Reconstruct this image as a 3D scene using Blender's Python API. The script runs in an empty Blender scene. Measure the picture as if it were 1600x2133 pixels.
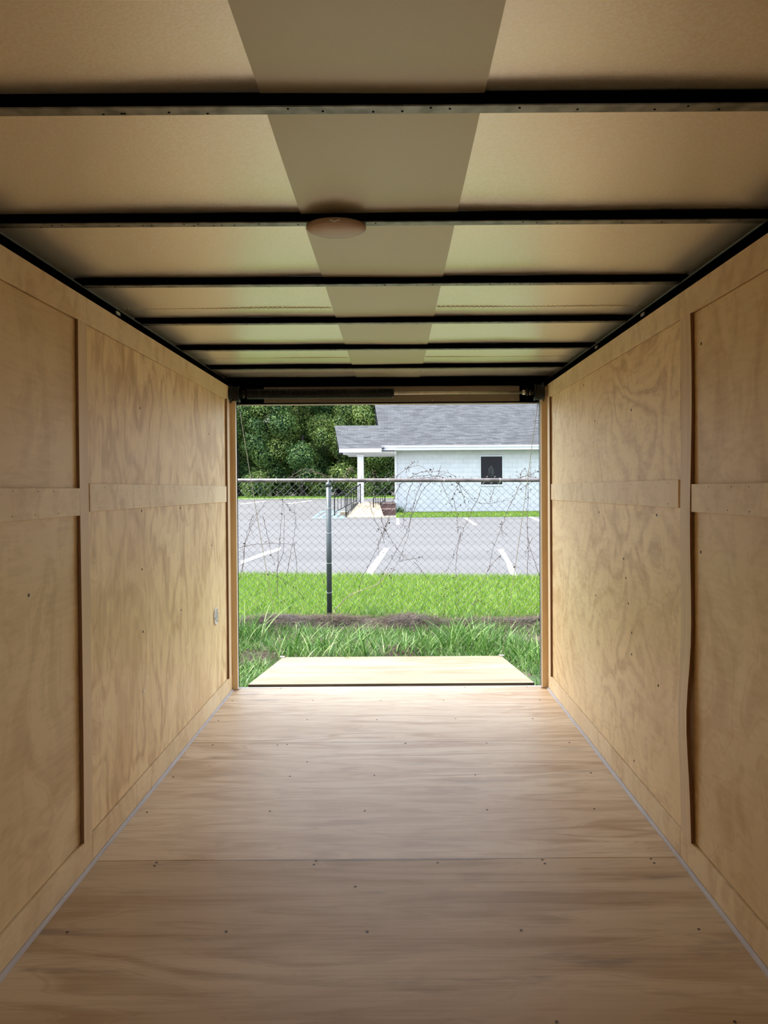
import bpy, math, random
import numpy as np
from mathutils import Vector, Matrix

# ------------------------------------------------------------------ camera, sky, sun, exposure
W, H, FPX = 1600.0, 2133.0, 1602.0
PPX, PPY = 822.0, 1036.0
PITCH, ROLL = math.radians(0.57), 0.0066
CAM = Vector((0.0, 0.0, 1.26))
sc = bpy.context.scene
C = sc.collection
cf = Vector((0, math.cos(PITCH), -math.sin(PITCH)))
cr = Vector((math.cos(ROLL), 0, -math.sin(ROLL)))
cu = cr.cross(cf).normalized()
cr = cf.cross(cu).normalized()
cam_d = bpy.data.cameras.new('camera')
cam_o = bpy.data.objects.new('camera', cam_d)
C.objects.link(cam_o)
cam_o.matrix_world = Matrix(((cr.x, cu.x, -cf.x, CAM.x), (cr.y, cu.y, -cf.y, CAM.y), (cr.z, cu.z, -cf.z, CAM.z), (0, 0, 0, 1)))
cam_d.sensor_fit = 'VERTICAL'
cam_d.sensor_height = 24.0
cam_d.lens = 24.0 * FPX / H
cam_d.shift_x = (W / 2 - PPX) / H
cam_d.shift_y = (PPY - H / 2) / H
cam_d.clip_start = 0.02
cam_d.clip_end = 500
sc.camera = cam_o

wd = bpy.data.worlds.new('sky')
sc.world = wd
wd.use_nodes = True
wn = wd.node_tree.nodes
wl = wd.node_tree.links
wn.clear()
sky = wn.new('ShaderNodeTexSky')
sky.sky_type = 'NISHITA'
sky.sun_disc = False
sky.sun_elevation = math.radians(62)
sky.sun_rotation = math.radians(270)
sky.air_density = 1.3
sky.dust_density = 4.0
sky.ozone_density = 1.0
hz = wn.new('ShaderNodeMix'); hz.data_type = 'RGBA'
hz.inputs[0].default_value = 0.5
hz.inputs[7].default_value = (4.4, 4.6, 5.0, 1)
bg = wn.new('ShaderNodeBackground')
bg.inputs[1].default_value = 0.27
wo = wn.new('ShaderNodeOutputWorld')
wl.new(sky.outputs[0], hz.inputs[6])
wl.new(hz.outputs[2], bg.inputs[0])
wl.new(bg.outputs[0], wo.inputs[0])

sun_d = bpy.data.lights.new('sun', 'SUN')
sun_d.energy = 3.6
sun_d.angle = math.radians(2.0)
sun_d.color = (1.0, 0.96, 0.9)
sun_o = bpy.data.objects.new('sun', sun_d)
C.objects.link(sun_o)
sun_o.rotation_euler = Vector((-0.50, 0.03, 0.87)).to_track_quat('Z', 'Y').to_euler()

vs = sc.view_settings
sc.display_settings.display_device = 'sRGB'
vs.view_transform = 'Standard'
vs.look = 'None'
vs.gamma = 1.0
vs.use_curve_mapping = False
vs.exposure = 1.75
cy = sc.cycles
cy.max_bounces = 14
cy.diffuse_bounces = 10
cy.glossy_bounces = 6
cy.transmission_bounces = 4
cy.transparent_max_bounces = 8
cy.sample_clamp_indirect = 8

# ------------------------------------------------------------------ pixel -> world rays (for placing things at their real depth)
def ray(px, py):
    return cf + cr * ((px - PPX) / FPX) + cu * ((PPY - py) / FPX)
def at_y(px, py, Y):
    d = ray(px, py); return CAM + d * (Y / d.y)
def at_x(px, py, X):
    d = ray(px, py); return CAM + d * (X / d.x)
def at_z(px, py, Z):
    d = ray(px, py); return CAM + d * ((Z - CAM.z) / d.z)
def gz(y):
    z = -0.145 + 0.0118 * (y - 8.4)
    t = min(max((7.7 - y) / 0.9, 0), 1)
    return z - 0.05 * t * t * (3 - 2 * t)
def at_g(px, py):
    d = ray(px, py)
    t = (-0.145 - 0.0118 * 8.4 - CAM.z) / (d.z - 0.0118 * d.y)
    return CAM + d * t

# ------------------------------------------------------------------ materials
def new_mat(name):
    m = bpy.data.materials.new(name); m.use_nodes = True
    nt = m.node_tree; b = nt.nodes['Principled BSDF']
    return m, nt, b
def N(nt, t, **kw):
    n = nt.nodes.new(t)
    for k, v in kw.items(): setattr(n, k, v)
    return n
def mth(nt, op, a, b=None, c=None):
    n = nt.nodes.new('ShaderNodeMath'); n.operation = op
    for i, v in enumerate((a, b, c)):
        if v is None: continue
        if isinstance(v, (int, float)): n.inputs[i].default_value = v
        else: nt.links.new(v, n.inputs[i])
    return n.outputs[0]
def mixc(nt, f, a, b, blend='MIX'):
    n = nt.nodes.new('ShaderNodeMix'); n.data_type = 'RGBA'; n.blend_type = blend
    for i, v in ((0, f), (6, a), (7, b)):
        if isinstance(v, (int, float)): n.inputs[i].default_value = v
        elif isinstance(v, tuple): n.inputs[i].default_value = (*v, 1) if len(v) == 3 else v
        else: nt.links.new(v, n.inputs[i])
    return n.outputs[2]
def pos(nt, scale=(1, 1, 1), off=(0, 0, 0)):
    g = N(nt, 'ShaderNodeNewGeometry')
    mp = N(nt, 'ShaderNodeMapping')
    mp.inputs['Scale'].default_value = scale
    mp.inputs['Location'].default_value = off
    nt.links.new(g.outputs['Position'], mp.inputs[0])
    return mp.outputs[0]
def noise(nt, vec, scale=1.0, detail=3, rough=0.5, dist=0.0):
    n = N(nt, 'ShaderNodeTexNoise')
    n.inputs['Scale'].default_value = scale
    n.inputs['Detail'].default_value = detail
    n.inputs['Roughness'].default_value = rough
    n.inputs['Distortion'].default_value = dist
    nt.links.new(vec, n.inputs['Vector'])
    return n.outputs['Fac']
def smooth(nt, v, a, b, lo=0.0, hi=1.0):
    n = N(nt, 'ShaderNodeMapRange'); n.interpolation_type = 'SMOOTHSTEP'
    nt.links.new(v, n.inputs[0])
    n.inputs[1].default_value = a; n.inputs[2].default_value = b
    n.inputs[3].default_value = lo; n.inputs[4].default_value = hi
    return n.outputs[0]
def bump(nt, b, h, strength=0.2, dist=0.01):
    n = N(nt, 'ShaderNodeBump')
    n.inputs['Strength'].default_value = strength
    n.inputs['Distance'].default_value = dist
    nt.links.new(h, n.inputs['Height'])
    nt.links.new(n.outputs[0], b.inputs['Normal'])
def plain(name, col, rough=0.6, metal=0.0, var=0.0, vscale=6.0, spec=0.5):
    m, nt, b = new_mat(name)
    b.inputs['Roughness'].default_value = rough
    b.inputs['Metallic'].default_value = metal
    b.inputs['Specular IOR Level'].default_value = spec
    v = noise(nt, pos(nt), vscale, 4)
    c = mixc(nt, smooth(nt, v, 0.3, 0.7), tuple(x * (1 - var) for x in col), tuple(min(1, x * (1 + var)) for x in col))
    nt.links.new(c, b.inputs['Base Color'])
    return m
def wood(name, light, dark, scale, off=(0, 0, 0), rings=9.0, contrast=0.6, fiber=(3, 90, 90), gloss=0.45, blotch=0.35, dirt=0.0):
    m, nt, b = new_mat(name)
    v = pos(nt, scale, off)
    n1 = noise(nt, v, 1.0, 2.6, 0.45, 0.7)
    s = mth(nt, 'SINE', mth(nt, 'MULTIPLY', n1, rings * 6.283))
    band = smooth(nt, s, -0.15, 1.0)
    line = mth(nt, 'SUBTRACT', 1.0, smooth(nt, mth(nt, 'ABSOLUTE', mth(nt, 'ADD', s, 0.1)), 0.0, 0.30))
    band = mth(nt, 'ADD', mth(nt, 'MULTIPLY', band, 0.75), mth(nt, 'MULTIPLY', line, 0.45))
    # figure fades in and out over the sheet
    fade = smooth(nt, noise(nt, pos(nt, (1.1, 1.1, 1.1), (off[0] + 3, off[1] + 7, off[2])), 1.0, 2), 0.36, 0.62)
    band = mth(nt, 'MULTIPLY', band, mth(nt, 'MULTIPLY_ADD', fade, 0.65, 0.35))
    fb = noise(nt, pos(nt, fiber, off), 1.0, 4, 0.6)
    n2 = noise(nt, pos(nt, tuple(x * 2.4 for x in scale), (off[0] + 20, off[1] + 3, off[2] + 9)), 1.0, 3, 0.5, 0.8)
    b2 = smooth(nt, mth(nt, 'SINE', mth(nt, 'MULTIPLY', n2, rings * 3.2)), 0.2, 1.0)
    n3 = noise(nt, pos(nt, (5, 5, 5), off), 1.0, 5, 0.62)
    f = mth(nt, 'MULTIPLY', band, contrast)
    f = mth(nt, 'ADD', f, mth(nt, 'MULTIPLY', b2, 0.28 * contrast))
    f = mth(nt, 'ADD', f, mth(nt, 'MULTIPLY', mth(nt, 'SUBTRACT', n3, 0.5), 0.5))
    f = mth(nt, 'ADD', f, mth(nt, 'MULTIPLY', mth(nt, 'SUBTRACT', fb, 0.5), 0.95))
    f.node.use_clamp = True
    c = mixc(nt, f, light, dark)
    bl = smooth(nt, noise(nt, pos(nt, tuple(x * 0.6 for x in scale), (off[0] + 11, off[1], off[2] + 5)), 1.0, 3), 0.35, 0.7)
    c = mixc(nt, mth(nt, 'MULTIPLY', bl, blotch), c, tuple(dark[i] * (1.0, 0.93, 0.83)[i] for i in range(3)))
    if dirt:
        d = smooth(nt, noise(nt, pos(nt, (1.6, 9, 9), (2, 2, 0)), 1.0, 5, 0.6), 0.58, 0.72)
        c = mixc(nt, mth(nt, 'MULTIPLY', d, dirt), c, (0.22, 0.17, 0.13))
    nt.links.new(c, b.inputs['Base Color'])
    b.inputs['Roughness'].default_value = gloss
    b.inputs['Specular IOR Level'].default_value = 0.38
    bump(nt, b, fb, 0.12, 0.003)
    return m

LT, DK = (0.92, 0.73, 0.42), (0.60, 0.395, 0.175)
M = {}
M['ply_left_far'] = wood('plywood_left', LT, DK, (1, 4.4, 2.2), (4, 3, 1), 4.5, 0.85, (60, 60, 5))
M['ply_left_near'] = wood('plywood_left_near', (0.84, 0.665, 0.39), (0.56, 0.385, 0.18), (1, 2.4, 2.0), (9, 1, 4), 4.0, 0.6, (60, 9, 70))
M['ply_right_far'] = wood('plywood_right', LT, DK, (1, 1.9, 2.1), (1, 6, 3.3), 9.0, 0.75, (60, 14, 60))
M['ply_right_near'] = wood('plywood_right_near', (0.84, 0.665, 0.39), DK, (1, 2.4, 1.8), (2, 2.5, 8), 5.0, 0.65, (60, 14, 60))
M['ply_strip'] = wood('plywood_strip', (0.86, 0.70, 0.44), (0.62, 0.44, 0.22), (1, 5, 3.5), (5, 5, 5), 4.0, 0.65, (60, 20, 60))
M['ply_stud'] = wood('plywood_batten', (0.80, 0.64, 0.41), (0.55, 0.38, 0.2), (14, 14, 0.8), (7, 2, 5), 2.0, 0.5, (70, 70, 3))
M['ply_edge_shade'] = wood('plywood_edge_shaded', (0.26, 0.13, 0.06), (0.12, 0.05, 0.02), (60, 60, 0.8), (0, 0, 0), 3, 0.5, (90, 90, 2))  # shade on the batten edges facing the viewer, put into this dark brown
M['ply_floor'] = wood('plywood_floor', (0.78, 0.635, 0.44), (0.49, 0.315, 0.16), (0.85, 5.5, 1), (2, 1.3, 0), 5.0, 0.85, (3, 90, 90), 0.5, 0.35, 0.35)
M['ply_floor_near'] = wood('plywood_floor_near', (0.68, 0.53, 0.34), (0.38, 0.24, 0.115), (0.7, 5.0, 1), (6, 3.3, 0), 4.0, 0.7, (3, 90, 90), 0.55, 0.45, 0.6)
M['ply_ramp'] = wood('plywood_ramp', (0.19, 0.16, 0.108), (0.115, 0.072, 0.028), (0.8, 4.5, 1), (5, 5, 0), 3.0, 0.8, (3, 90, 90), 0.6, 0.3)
M['ramp_edge'] = wood('ramp_edge_plies', (0.36, 0.26, 0.18), (0.12, 0.08, 0.06), (2, 2, 120), (0, 0, 0), 3, 0.7, (9, 9, 200))
M['black'] = plain('black_painted_steel', (0.0018, 0.0018, 0.0018), 0.8, 0.0, 0.25, 20, 0.0)
M['bow_lip'] = plain('lit_scuffed_steel_lip', (0.20, 0.21, 0.195), 0.38, 0.7, 0.4, 24)  # light on the bows' lower faces is put into this grey
M['highlight_bead'] = plain('dull_grey_highlight', (0.05, 0.052, 0.05), 0.5, 0.2, 0.2, 20)
M['cove'] = plain('grey_vinyl_cove', (0.44, 0.39, 0.36), 0.6, 0, 0.06, 12)
M['white'] = plain('white_painted_metal', (0.85, 0.86, 0.84), 0.4, 0, 0.03)
M['brown_panel'] = plain('brown_back_of_panel', (0.20, 0.17, 0.13), 0.55, 0, 0.05, 3)
M['steel'] = plain('bright_steel', (0.5, 0.47, 0.42), 0.32, 0.9, 0.12, 30)
M['dark_steel'] = plain('oiled_dark_steel', (0.012, 0.012, 0.012), 0.36, 0.3, 0.3, 30, 0.3)
M['screw'] = plain('dark_screw_head', (0.05, 0.035, 0.025), 0.45, 0.5, 0.3, 60)
M['lens'] = plain('pinkish_white_plastic', (0.62, 0.50, 0.42), 0.35, 0, 0.02)
M['lens_base'] = plain('beige_plastic_rim', (0.42, 0.30, 0.21), 0.4, 0, 0.02)
M['plate'] = plain('off_white_plastic', (0.78, 0.75, 0.70), 0.4, 0, 0.03)
M['plate_in'] = plain('grey_plastic', (0.45, 0.46, 0.44), 0.5, 0, 0.1, 60)
M['skin'] = plain('outer_aluminium_skin', (0.3, 0.3, 0.31), 0.4, 0.3, 0.05)

def ceil_mat(name, col, rough, metal, spark):
    m, nt, b = new_mat(name)
    v = pos(nt)
    s1 = noise(nt, v, 170, 2, 0.6)
    s2 = noise(nt, v, 3.0, 3)
    c = mixc(nt, mth(nt, 'MULTIPLY', smooth(nt, s1, 0.35, 0.7), spark), tuple(x * 0.93 for x in col), tuple(min(1, x * 1.2) for x in col))
    c = mixc(nt, mth(nt, 'MULTIPLY', smooth(nt, s2, 0.3, 0.7), 0.2), c, tuple(x * 0.92 for x in col))
    # fine scuffs
    sc_ = smooth(nt, noise(nt, pos(nt, (9, 30, 1), (2, 3, 0)), 1.0, 6, 0.7), 0.74, 0.80)
    c = mixc(nt, mth(nt, 'MULTIPLY', sc_, 0.35), c, (0.2, 0.17, 0.13))
    nt.links.new(c, b.inputs['Base Color'])
    b.inputs['Metallic'].default_value = metal
    r = mth(nt, 'MULTIPLY_ADD', s1, 0.12, rough)
    nt.links.new(r, b.inputs['Roughness'])
    bump(nt, b, s1, 0.10 * (0.3 + spark), 0.002)
    return m
M['galv'] = ceil_mat('galvanised_roof_sheet', (0.99, 0.93, 0.80), 0.30, 0.75, 0.7)
M['strip'] = ceil_mat('smooth_centre_strip', (0.60, 0.57, 0.46), 0.40, 0.5, 0.1)

# outdoors
def island_mat(name, cols, rough=0.6, trans=0.25, extra=None, spec=0.3):
    m, nt, b = new_mat(name)
    g = N(nt, 'ShaderNodeNewGeometry')
    r = N(nt, 'ShaderNodeValToRGB')
    el = r.color_ramp.elements
    el[0].color = (*cols[0], 1); el[0].position = 0
    el[1].color = (*cols[-1], 1); el[1].position = 1
    for i, c in enumerate(cols[1:-1]):
        e = el.new((i + 1) / (len(cols) - 1)); e.color = (*c, 1)
    nt.links.new(g.outputs['Random Per Island'], r.inputs[0])
    c = r.outputs[0]
    if extra:
        v = smooth(nt, noise(nt, pos(nt), extra[0], 3), 0.38, 0.62)
        c = mixc(nt, mth(nt, 'MULTIPLY', v, extra[2]), c, extra[1])
    nt.links.new(c, b.inputs['Base Color'])
    b.inputs['Roughness'].default_value = rough
    b.inputs['Specular IOR Level'].default_value = spec
    if trans:
        t = N(nt, 'ShaderNodeBsdfTranslucent')
        mx = N(nt, 'ShaderNodeMixShader'); mx.inputs[0].default_value = trans
        nt.links.new(c, t.inputs[0])
        nt.links.new(b.outputs[0], mx.inputs[1]); nt.links.new(t.outputs[0], mx.inputs[2])
        nt.links.new(mx.outputs[0], nt.nodes['Material Output'].inputs[0])
    return m
M['lawn_blade'] = island_mat('lawn_blade', [(0.0408, 0.102, 0.0068), (0.0816, 0.1768, 0.01088), (0.136, 0.2448, 0.017), (0.2856, 0.34, 0.0884)], 0.5, 0.4)
M['weed_blade'] = island_mat('weed_blade', [(0.0238, 0.0816, 0.0102), (0.051, 0.136, 0.0204), (0.0952, 0.1972, 0.034), (0.2584, 0.3264, 0.136)], 0.45, 0.3)
M['straw'] = island_mat('dry_straw', [(0.0108, 0.0072, 0.0054), (0.03, 0.0198, 0.0138), (0.06, 0.0408, 0.027), (0.132, 0.096, 0.06)], 0.8, 0.1)
M['leaf'] = island_mat('tree_leaf', [(0.02581, 0.07229, 0.01859), (0.05681, 0.1239, 0.02581), (0.1033, 0.1859, 0.03615), (0.2479, 0.3305, 0.09295)], 0.5, 0.3, (0.35, (0.03098, 0.08778, 0.03098), 0.6))
M['leaf_pale'] = island_mat('tree_leaf_pale', [(0.04475, 0.08951, 0.01989), (0.09945, 0.1641, 0.02984), (0.169, 0.2487, 0.04972), (0.358, 0.4177, 0.1293)], 0.5, 0.35, (0.5, (0.04972, 0.1094, 0.02984), 0.5))
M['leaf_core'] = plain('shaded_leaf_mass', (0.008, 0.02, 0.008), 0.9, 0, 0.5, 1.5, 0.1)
M['bark'] = plain('bark', (0.021, 0.0165, 0.0135), 0.9, 0, 0.3, 5)
M['vine'] = plain('dead_vine_stem', (0.075, 0.045, 0.035), 0.8, 0, 0.4, 20)
M['pale_vine'] = plain('pale_vine_stem', (0.28, 0.21, 0.14), 0.8, 0, 0.3, 20)
M['vine_leaf'] = plain('dried_vine_leaf', (0.0204, 0.01088, 0.00884), 0.85, 0, 0.4, 30)
M['fence_wire'] = plain('galvanised_wire', (0.105, 0.11, 0.11), 0.45, 0.3, 0.25, 9)
M['rail'] = plain('weathered_galvanised_rail', (0.1122, 0.0969, 0.0918), 0.5, 0.35, 0.35, 9)
M['post'] = plain('grey_green_steel_post', (0.04216, 0.05481, 0.05692), 0.45, 0.3, 0.12, 9)
M['bright_wire'] = plain('bright_tie_wire', (0.7, 0.7, 0.68), 0.3, 0.7, 0.1)

m, nt, b = new_mat('lawn_soil')
c = mixc(nt, smooth(nt, noise(nt, pos(nt), 9, 5), 0.35, 0.65), (0.07, 0.15, 0.015), (0.13, 0.24, 0.03))
nt.links.new(c, b.inputs['Base Color']); b.inputs['Roughness'].default_value = 0.95
bump(nt, b, noise(nt, pos(nt), 40, 4), 0.6, 0.02)
M['soil_green'] = m
m, nt, b = new_mat('weedy_soil')
c = mixc(nt, smooth(nt, noise(nt, pos(nt), 3.0, 5), 0.42, 0.58), (0.05, 0.038, 0.025), (0.025, 0.055, 0.012))
nt.links.new(c, b.inputs['Base Color']); b.inputs['Roughness'].default_value = 0.95
bump(nt, b, noise(nt, pos(nt), 30, 4), 0.8, 0.03)
M['soil'] = m
m, nt, b = new_mat('dark_mulch')
c = mixc(nt, smooth(nt, noise(nt, pos(nt), 16, 5), 0.35, 0.65), (0.009, 0.0065, 0.005), (0.04, 0.028, 0.02))
nt.links.new(c, b.inputs['Base Color']); b.inputs['Roughness'].default_value = 0.95
bump(nt, b, noise(nt, pos(nt), 50, 4), 0.9, 0.03)
M['mulch'] = m
m, nt, b = new_mat('asphalt')
v1 = noise(nt, pos(nt), 70, 2, 0.6)
v2 = noise(nt, pos(nt, (0.05, 0.55, 1)), 1.0, 4, 0.55)
c = mixc(nt, smooth(nt, v2, 0.35, 0.65), (0.048, 0.048, 0.0495), (0.064, 0.064, 0.066))
c = mixc(nt, mth(nt, 'MULTIPLY', smooth(nt, v1, 0.45, 0.75), 0.3), c, (0.08, 0.08, 0.08))
nt.links.new(c, b.inputs['Base Color']); b.inputs['Roughness'].default_value = 0.85
bump(nt, b, v1, 0.3, 0.01)
M['asphalt'] = m
def paint_mat(name, col, wear):
    m, nt, b = new_mat(name)
    v = smooth(nt, noise(nt, pos(nt), 7, 6, 0.65), 0.5, 0.62)
    c = mixc(nt, mth(nt, 'MULTIPLY', v, wear), col, (0.11, 0.11, 0.112))
    nt.links.new(c, b.inputs['Base Color']); b.inputs['Roughness'].default_value = 0.6
    return m
M['paint'] = paint_mat('worn_white_paint', (0.2125, 0.2125, 0.204), 0.35)
M['blue_paint'] = paint_mat('worn_blue_paint', (0.0765, 0.1445, 0.1785), 0.6)
m, nt, b = new_mat('grey_roof_shingles')
g = N(nt, 'ShaderNodeNewGeometry'); sx = N(nt, 'ShaderNodeSeparateXYZ'); nt.links.new(g.outputs['Position'], sx.inputs[0])
cx = N(nt, 'ShaderNodeCombineXYZ'); nt.links.new(sx.outputs[0], cx.inputs[0]); nt.links.new(mth(nt, 'MULTIPLY', sx.outputs[2], 2.236), cx.inputs[1])
bt = N(nt, 'ShaderNodeTexBrick'); nt.links.new(cx.outputs[0], bt.inputs['Vector'])
bt.inputs['Scale'].default_value = 1.0
bt.inputs['Brick Width'].default_value = 0.31; bt.inputs['Row Height'].default_value = 0.14
bt.inputs['Mortar Size'].default_value = 0.008; bt.inputs['Bias'].default_value = -0.1
bt.inputs['Color1'].default_value = (0.026, 0.030, 0.034, 1); bt.inputs['Color2'].default_value = (0.074, 0.082, 0.090, 1)
bt.inputs['Mortar'].default_value = (0.022, 0.022, 0.027, 1)
c = mixc(nt, mth(nt, 'MULTIPLY', smooth(nt, noise(nt, pos(nt, (1, 1, 4)), 1.4, 4), 0.35, 0.65), 0.4), bt.outputs[0], (0.042, 0.046, 0.052))
nt.links.new(c, b.inputs['Base Color']); b.inputs['Roughness'].default_value = 0.85
M['shingle'] = m
M['white_block'] = plain('white_painted_block', (0.4352, 0.4488, 0.476), 0.6, 0, 0.05, 2)
M['mortar'] = plain('white_painted_mortar', (0.3655, 0.3825, 0.4037), 0.7, 0, 0.04, 2)
M['fascia'] = plain('white_fascia', (0.493, 0.5185, 0.561), 0.5, 0, 0.02)
M['column'] = plain('white_column_paint', (0.527, 0.527, 0.5355), 0.5, 0, 0.03)
M['glass'] = plain('dark_window_glass', (0.010, 0.010, 0.014), 0.25, 0, 0.1, 2, 0.12)
M['etch'] = plain('faint_grey_etching', (0.035, 0.04, 0.04), 0.6, 0, 0.3, 9)
M['rail_black'] = plain('black_iron', (0.004, 0.004, 0.005), 0.6, 0, 0.2, 6, 0.1)
M['walk'] = plain('tan_concrete', (0.2312, 0.1836, 0.1224), 0.8, 0, 0.3, 2)
M['slab'] = plain('grey_concrete', (0.136, 0.1292, 0.1156), 0.85, 0, 0.1)
M['brick'] = plain('red_brown_brick', (0.1156, 0.0578, 0.051), 0.85, 0, 0.35, 14)
M['brick_cap'] = plain('sunlit_pink_brick', (0.2856, 0.1836, 0.1564), 0.85, 0, 0.25, 14)

# ------------------------------------------------------------------ mesh helpers
class MB:
    def __init__(s): s.v = []; s.f = []; s.mi = []
    def add(s, vs_, fs, mi=0):
        o = len(s.v); s.v += [tuple(p) for p in vs_]; s.f += [tuple(i + o for i in f) for f in fs]; s.mi += [mi] * len(fs); return s
    def box(s, x0, x1, y0, y1, z0, z1, mi=0, front=None):
        p = [(x0, y0, z0), (x1, y0, z0), (x1, y1, z0), (x0, y1, z0), (x0, y0, z1), (x1, y0, z1), (x1, y1, z1), (x0, y1, z1)]
        s.add(p, [(0, 3, 2, 1), (4, 5, 6, 7), (0, 1, 5, 4), (1, 2, 6, 5), (2, 3, 7, 6), (3, 0, 4, 7)], mi)
        if front is not None: s.mi[-4] = front
        return s
    def hexa(s, b4, t4, mi=0):
        return s.add(list(b4) + list(t4), [(0, 3, 2, 1), (4, 5, 6, 7), (0, 1, 5, 4), (1, 2, 6, 5), (2, 3, 7, 6), (3, 0, 4, 7)], mi)
    def tube(s, pts, r, n=6, mi=0, cap=True):
        pts = [Vector(p) for p in pts]; k = len(pts)
        rs = r if isinstance(r, (list, tuple)) else [r] * k
        vv = []; up = None
        for i, p in enumerate(pts):
            t = (pts[min(i + 1, k - 1)] - pts[max(i - 1, 0)])
            t = t.normalized() if t.length > 1e-9 else Vector((0, 0, 1))
            if up is None:
                up = Vector((0, 0, 1)) if abs(t.z) < 0.9 else Vector((1, 0, 0))
            a = t.cross(up)
            if a.length < 1e-6: a = t.cross(Vector((0.3, 1, 0.2)))
            a.normalize(); up = a.cross(t).normalized()
            for j in range(n):
                w = 2 * math.pi * j / n
                vv.append(p + (a * math.cos(w) + up * math.sin(w)) * rs[i])
        ff = [(i * n + j, i * n + (j + 1) % n, (i + 1) * n + (j + 1) % n, (i + 1) * n + j) for i in range(k - 1) for j in range(n)]
        if cap: ff += [tuple(range(n))[::-1], tuple((k - 1) * n + j for j in range(n))]
        return s.add(vv, ff, mi)
    def lathe(s, prof, origin, axis='z', n=32, mi=0):
        vv = []; k = len(prof); o = Vector(origin)
        for (r, h) in prof:
            for j in range(n):
                w = 2 * math.pi * j / n; a, b_ = r * math.cos(w), r * math.sin(w)
                vv.append(o + Vector({'z': (a, b_, h), 'x': (h, a, b_), 'y': (a, h, b_)}[axis]))
        ff = [(i * n + j, i * n + (j + 1) % n, (i + 1) * n + (j + 1) % n, (i + 1) * n + j) for i in range(k - 1) for j in range(n)]
        ff += [tuple(range(n))[::-1], tuple((k - 1) * n + j for j in range(n))]
        return s.add(vv, ff, mi)
    def build(s, name, mats, parent=None, smooth_=False, bevel=0.0, kind=None, label=None):
        base = wloc(parent) if parent else Vector((0, 0, 0))
        me = bpy.data.meshes.new(name)
        me.from_pydata([(x - base.x, y - base.y, z - base.z) for x, y, z in s.v], [], s.f)
        mats = mats if isinstance(mats, (list, tuple)) else [mats]
        for q in mats: me.materials.append(q)
        me.polygons.foreach_set('material_index', s.mi)
        if smooth_: me.polygons.foreach_set('use_smooth', [True] * len(s.f))
        me.update()
        o = bpy.data.objects.new(name, me); C.objects.link(o)
        if parent: o.parent = parent
        if bevel:
            md = o.modifiers.new('bevel', 'BEVEL'); md.width = bevel; md.segments = 2; md.limit_method = 'ANGLE'
        if kind: o['kind'] = kind
        if label: o['label'] = label
        return o
WL_ = {}
def wloc(o):
    p = Vector(o.location)
    while o.parent: o = o.parent; p += Vector(o.location)
    return p
def tag(o, label=None, cat=None, group=None, kind=None):
    if label: o['label'] = label
    if cat: o['category'] = cat
    if group: o['group'] = group
    if kind: o['kind'] = kind
    return o
def empty(name, loc=(0, 0, 0)):
    o = bpy.data.objects.new(name, None); C.objects.link(o); o.location = loc
    o.empty_display_size = 0.1
    return o
def copy_at(o, dx, parent=None):
    c = o.copy(); C.objects.link(c); c.parent = parent; c.location = Vector(o.location) + Vector(dx); return c

# ------------------------------------------------------------------ trailer setting
XL, XR = -1.0435, 0.973        # inner wall planes
XC = (XL + XR) / 2
YF, YB = -1.35, 4.893           # front wall, rear threshold
ZT = 1.914                     # top of plywood walls
ZC = 1.993                     # ceiling sheet
ZB = 1.965                     # underside of roof bows
rnd = random.Random(7)

# floor: sheets across, then screws
floor = MB().box(XL - 0.05, XR + 0.05, YF, YB, -0.055, -0.021).build('floor', M['black'])
floor['kind'] = 'structure'
seams = [YF, 0.17, 1.39, 2.612, 3.832, YB]
for a, b_ in zip(seams[:-1], seams[1:]):
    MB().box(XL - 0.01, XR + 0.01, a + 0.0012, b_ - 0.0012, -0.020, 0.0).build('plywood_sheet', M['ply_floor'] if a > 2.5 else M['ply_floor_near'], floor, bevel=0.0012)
scr = [(652,1459),(793,1459),(924,1459),(1125,1458),(484,1460),(455,1501),(640,1499),(785,1499),(949,1497),(1110,1497),(443,1552),(578,1552),(598,1551),(844,1549),(1014,1548),(1186,1547),(361,1619),(604,1617),(780,1615),(990,1614),(1231,1610),(306,1692),(562,1690),(760,1689),(1015,1687),(1238,1685),(640,1587),(322,1804),(326,1797),(654,1801),(658,1793),(912,1797),(1130,1791),(1135,1799),(1356,1789),(1363,1798),(740,1847),(140,1942),(471,1941),(765,1941),(1086,1938),(1456,1936),(1160,2129),(1531,2129),(845,1548),(586,1432),(710,1432),(832,1432),(968,1431),(1098,1431)]
s0 = None
for (px, py) in scr:
    p = at_z(px, py, 0.0)
    if p.y > 4.885: p.y = 4.884
    if s0 is None:
        s0 = MB().lathe([(0.0042, 0.0), (0.0042, 0.0010), (0.0015, 0.0004)], (0, 0, 0), 'z', 10).build('screw', M['screw'], floor)
        s = s0
    else:
        s = copy_at(s0, (0, 0, 0), floor)
    s.location = (p.x, p.y, 0.0001)
# pale scuffed filler in the middle seams
for (xa, xb, ys, w_) in ((-0.62, 0.55, 2.612, 0.008), (-0.7, 0.75, 3.832, 0.004)):
    g = MB(); k = 40; vv = []
    for i in range(k + 1):
        x = xa + (xb - xa) * i / k; w = w_ * (0.25 + 0.75 * math.sin(math.pi * i / k)) * (0.6 + 0.8 * rnd.random())
        vv += [(x, ys - w, 0.0004), (x, ys + w * 0.4, 0.0004)]
    g.add(vv, [(2 * i, 2 * i + 2, 2 * i + 3, 2 * i + 1) for i in range(k)])
    g.build('seam_filler', M['cove'], floor)

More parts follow.
